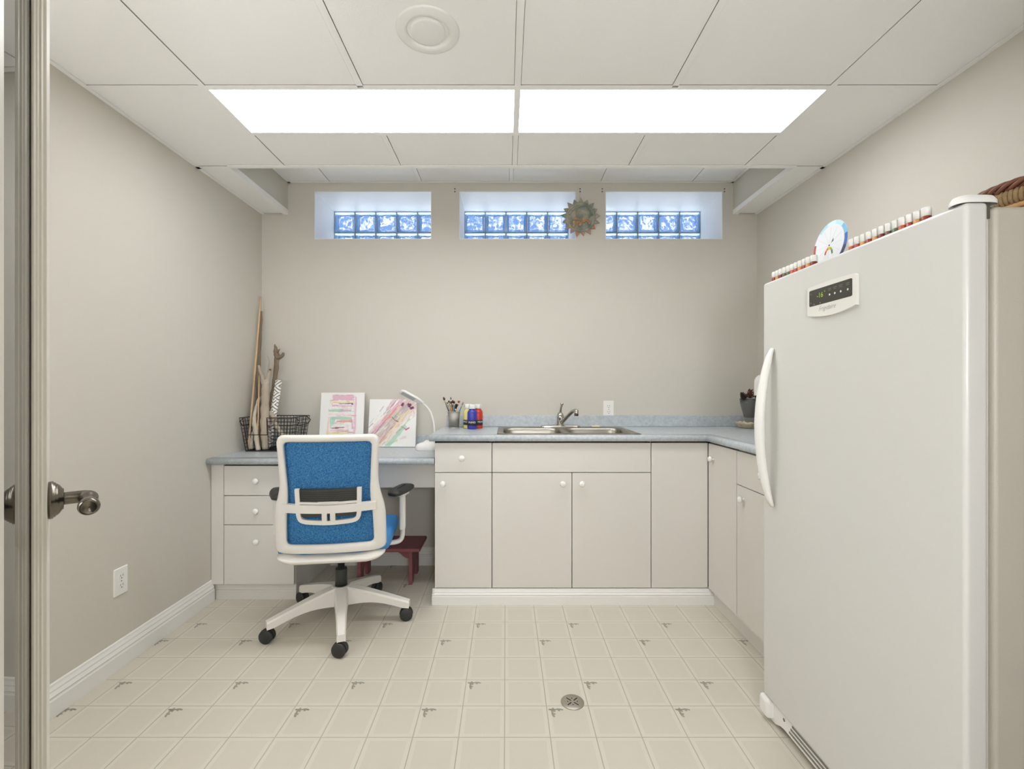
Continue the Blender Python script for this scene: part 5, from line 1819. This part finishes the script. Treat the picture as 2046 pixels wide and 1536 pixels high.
def cone(label, c, r_, axis, col):
    root = thing('pine_cone', label, 'pine cone', tuple(c), 0, 'pine cones in the goblet')
    ax = Vector(axis).normalized()
    u = ax.orthogonal().normalized()
    w = ax.cross(u)
    mt = mat('cone ' + label[:9], col, 0.8, var=0.3, vscale=80)
    MB().tube([tuple(Vector(c) + ax * (t * r_ * 2)) for t in (0, 0.3, 0.7, 1.0)], [r_ * 0.3, r_ * 0.5, r_ * 0.35, r_ * 0.05], 8).build('core', mt, root)
    m = MB()
    for ring in range(6):
        t = ring / 5.0
        n = 9 - ring
        for k in range(n):
            a = 2 * math.pi * (k + 0.5 * (ring % 2)) / n
            d = (u * math.cos(a) + w * math.sin(a))
            b0 = Vector(c) + ax * (r_ * 1.7 * t) + d * r_ * 0.3
            rad_ = r_ * (1.0 - 0.5 * t ** 1.5)
            tp_ = Vector(c) + ax * (r_ * (1.7 * t + 0.45)) + d * rad_
            sd = ax.cross(d).normalized() * r_ * 0.22
            up_ = ax * r_ * 0.1
            m.add([tuple(b0 - sd * 0.5), tuple(b0 + sd * 0.5), tuple(tp_ + sd), tuple(tp_ - sd), tuple(tp_ + up_ + sd * 0.6), tuple(tp_ + up_ - sd * 0.6)], [(0, 1, 2, 3), (3, 2, 4, 5), (0, 3, 5), (1, 4, 2), (0, 5, 4, 1)])
    m.build('scales', mt, root)


cone('dark pine cone hanging over the goblet edge away from the freezer', (gx - 0.040, gy - 0.022, zg + 0.178), 0.0215, (-0.45, -0.2, 0.6), rgb(52, 38, 32))
cone('reddish brown pine cone standing tallest in the goblet', (gx - 0.004, gy - 0.012, zg + 0.182), 0.0255, (0.0, -0.2, 1), rgb(92, 56, 46))
cone('dark pine cone at the goblet edge next to the white appliance', (gx + 0.036, gy - 0.015, zg + 0.176), 0.021, (0.5, -0.1, 0.7), rgb(48, 36, 32))

# --- white appliance half hidden behind the freezer handle
apx, apy = 1.512, 2.62
ap = thing('coffee_maker', 'white countertop appliance with rounded head mostly hidden behind the freezer', 'appliance', (apx, apy, zw))
hp_ = round_poly([(apx - 0.075, 1.140), (apx + 0.11, 1.140), (apx + 0.11, 1.262), (apx - 0.075, 1.262)], [0.004, 0.02, 0.05, 0.055], 7)
MB().prism(hp_, lambda a, b, d: (a, d, b), apy - 0.07, apy + 0.07).build('head', M_plast, ap)
MB().rbox(apx + 0.005, apx + 0.105, apy - 0.06, apy + 0.06, zw + 0.02, 1.142, 0.012, 3).build('column', M_plast, ap)
MB().rbox(apx - 0.005, apx + 0.11, apy - 0.07, apy + 0.07, zw, zw + 0.028, 0.008, 3).build('base', M_plast, ap)

# ================================================================== ON THE BACK WALL
# --- clay sun
sxp, szp = at(1160.5, 433, 3.095).x, at(1160.5, 433, 3.095).z
sun = thing('clay_sun_plaque', 'weathered clay sun plaque with pointed rays hanging beside a glass-block window', 'wall plaque', (sxp, YB, szp - 0.125))
PS = lambda a, b, d: (sxp + a, YB - 0.002 - d, szp + b)


def clay(name, c0, c1, sc=22):
    m = bpy.data.materials.new(name)
    m.use_nodes = True
    nt = m.node_tree
    p = nt.nodes['Principled BSDF']
    p.inputs['Roughness'].default_value = 0.85
    t_ = nt.nodes.new('ShaderNodeTexCoord')
    n_ = nt.nodes.new('ShaderNodeTexNoise')
    n_.inputs['Scale'].default_value = sc
    n_.inputs['Detail'].default_value = 5
    c_ = nt.nodes.new('ShaderNodeValToRGB')
    c_.color_ramp.elements[0].position = 0.38
    c_.color_ramp.elements[0].color = c0
    c_.color_ramp.elements[1].position = 0.64
    c_.color_ramp.elements[1].color = c1
    nt.links.new(t_.outputs['Object'], n_.inputs['Vector'])
    nt.links.new(n_.outputs['Fac'], c_.inputs['Fac'])
    nt.links.new(c_.outputs['Color'], p.inputs['Base Color'])
    b_ = nt.nodes.new('ShaderNodeBump')
    b_.inputs['Strength'].default_value = 0.5
    b_.inputs['Distance'].default_value = 0.004
    nt.links.new(n_.outputs['Fac'], b_.inputs['Height'])
    nt.links.new(b_.outputs['Normal'], p.inputs['Normal'])
    return m


M_c1 = clay('verdigris clay', rgb(122, 136, 124), rgb(176, 168, 150))
M_c2 = clay('orange clay', rgb(172, 122, 86), rgb(196, 166, 130), 30)
M_c3 = clay('rosy grey clay', rgb(150, 126, 116), rgb(184, 156, 136))
MB().lathe([(0.001, 0.016), (0.060, 0.014), (0.078, 0.010), (0.087, 0.016), (0.093, 0.018), (0.099, 0.010), (0.099, 0.0), (0.001, 0.0)], (sxp, YB - 0.002, szp), (0, -1, 0), 48).build('disc', M_c1, sun)
NR = 17
for k in range(NR):
    a = 2 * math.pi * k / NR + 0.08
    ln = 0.133 if k % 2 == 0 else 0.126
    w = 0.185
    t3 = [(0.092 * math.cos(a - w), 0.092 * math.sin(a - w)), (0.106 * math.cos(a - w * 0.75), 0.106 * math.sin(a - w * 0.75)), (ln * math.cos(a), ln * math.sin(a)), (0.106 * math.cos(a + w * 0.75), 0.106 * math.sin(a + w * 0.75)), (0.092 * math.cos(a + w), 0.092 * math.sin(a + w))]
    MB().prism(t3, PS, 0.001, 0.010).build('ray', M_c1 if -0.3 < math.sin(a) else (M_c2 if k % 3 == 0 else M_c3), sun)
MB().lathe([(0.052, 0.0), (0.049, 0.012), (0.036, 0.022), (0.018, 0.027), (0.001, 0.028)], (sxp + 0.018, YB - 0.012, szp + 0.022), (0, -1, 0), 32).build('dome', M_c1, sun)
MB().tube([PS(0.076 * math.cos(q), 0.076 * math.sin(q) - 0.004, 0.016) for q in np.linspace(0.2, 2.9, 20)], 0.007, 8).build('crescent', M_c1, sun)
for pth, rr_ in (([(0.002, 0.024), (0.008, 0.004), (0.018, -0.018), (0.022, -0.040)], .011), ([(0.044, 0.014), (0.034, -0.004), (0.024, -0.022)], .009), ([(0.022, -0.020), (0.046, -0.030), (0.060, -0.052)], .009), ([(0.018, -0.030), (0.000, -0.046), (-0.010, -0.062)], .009),
                 ([(-0.050, -0.018), (-0.030, -0.014), (-0.012, -0.020)], .008), ([(-0.048, -0.030), (-0.044, -0.052), (-0.052, -0.072)], .010), ([(-0.030, -0.040), (-0.016, -0.034), (-0.004, -0.044)], .008)):
    Q = smooth_path([PS(a, b, 0.022) for a, b in pth], 4)
    MB().tube([tuple(q) for q in Q], [rr_ * (0.6 + 0.4 * math.sin(math.pi * (i + 1) / (len(Q) + 1))) for i in range(len(Q))], 8).build('relief', M_c2, sun)
for k in range(16):
    a = k * 2.4
    q = 0.008 + 0.0021 * k
    MB().ball(PS(0.024 + q * math.cos(a) * 0.9, 0.030 + q * math.sin(a) * 0.7, 0.036 - q * 0.22), 0.0042, 8).build('bead', M_c1, sun)
MB().tube([PS(-0.004, 0.100, 0.006), (sxp - 0.004, YB - 0.004, 2.5085)], 0.0009, 6).build('hanging_string', mat('pale string', rgb(190, 184, 170), 0.8), sun)

# --- small curtain screws above the windows
for k, (px, lab) in enumerate(((909, 'pair of small screws in the wall beside the middle window, away from the clay sun'), (1159, 'pair of small screws in the wall that hold up the clay sun'),
                               (1203, 'pair of small screws in the wall at the inner top corner of the freezer-side window'), (1447, 'pair of small screws in the wall near the freezer-side soffit'))):
    xq = (px - CX) * YB / F
    r = thing('wall_screw', lab, 'screw', (xq, YB, 2.494), 0, 'small screws above the windows')
    for z in (2.498, 2.5165):
        MB().lathe([(0.0022, 0.0), (0.0022, 0.003), (0.0045, 0.004), (0.0042, 0.006), (0.001, 0.0068)], (xq, YB, z), (0, -1, 0), 10).build('screw_head', mat('grey screw', rgb(96, 92, 84), 0.5, 0.5), r)
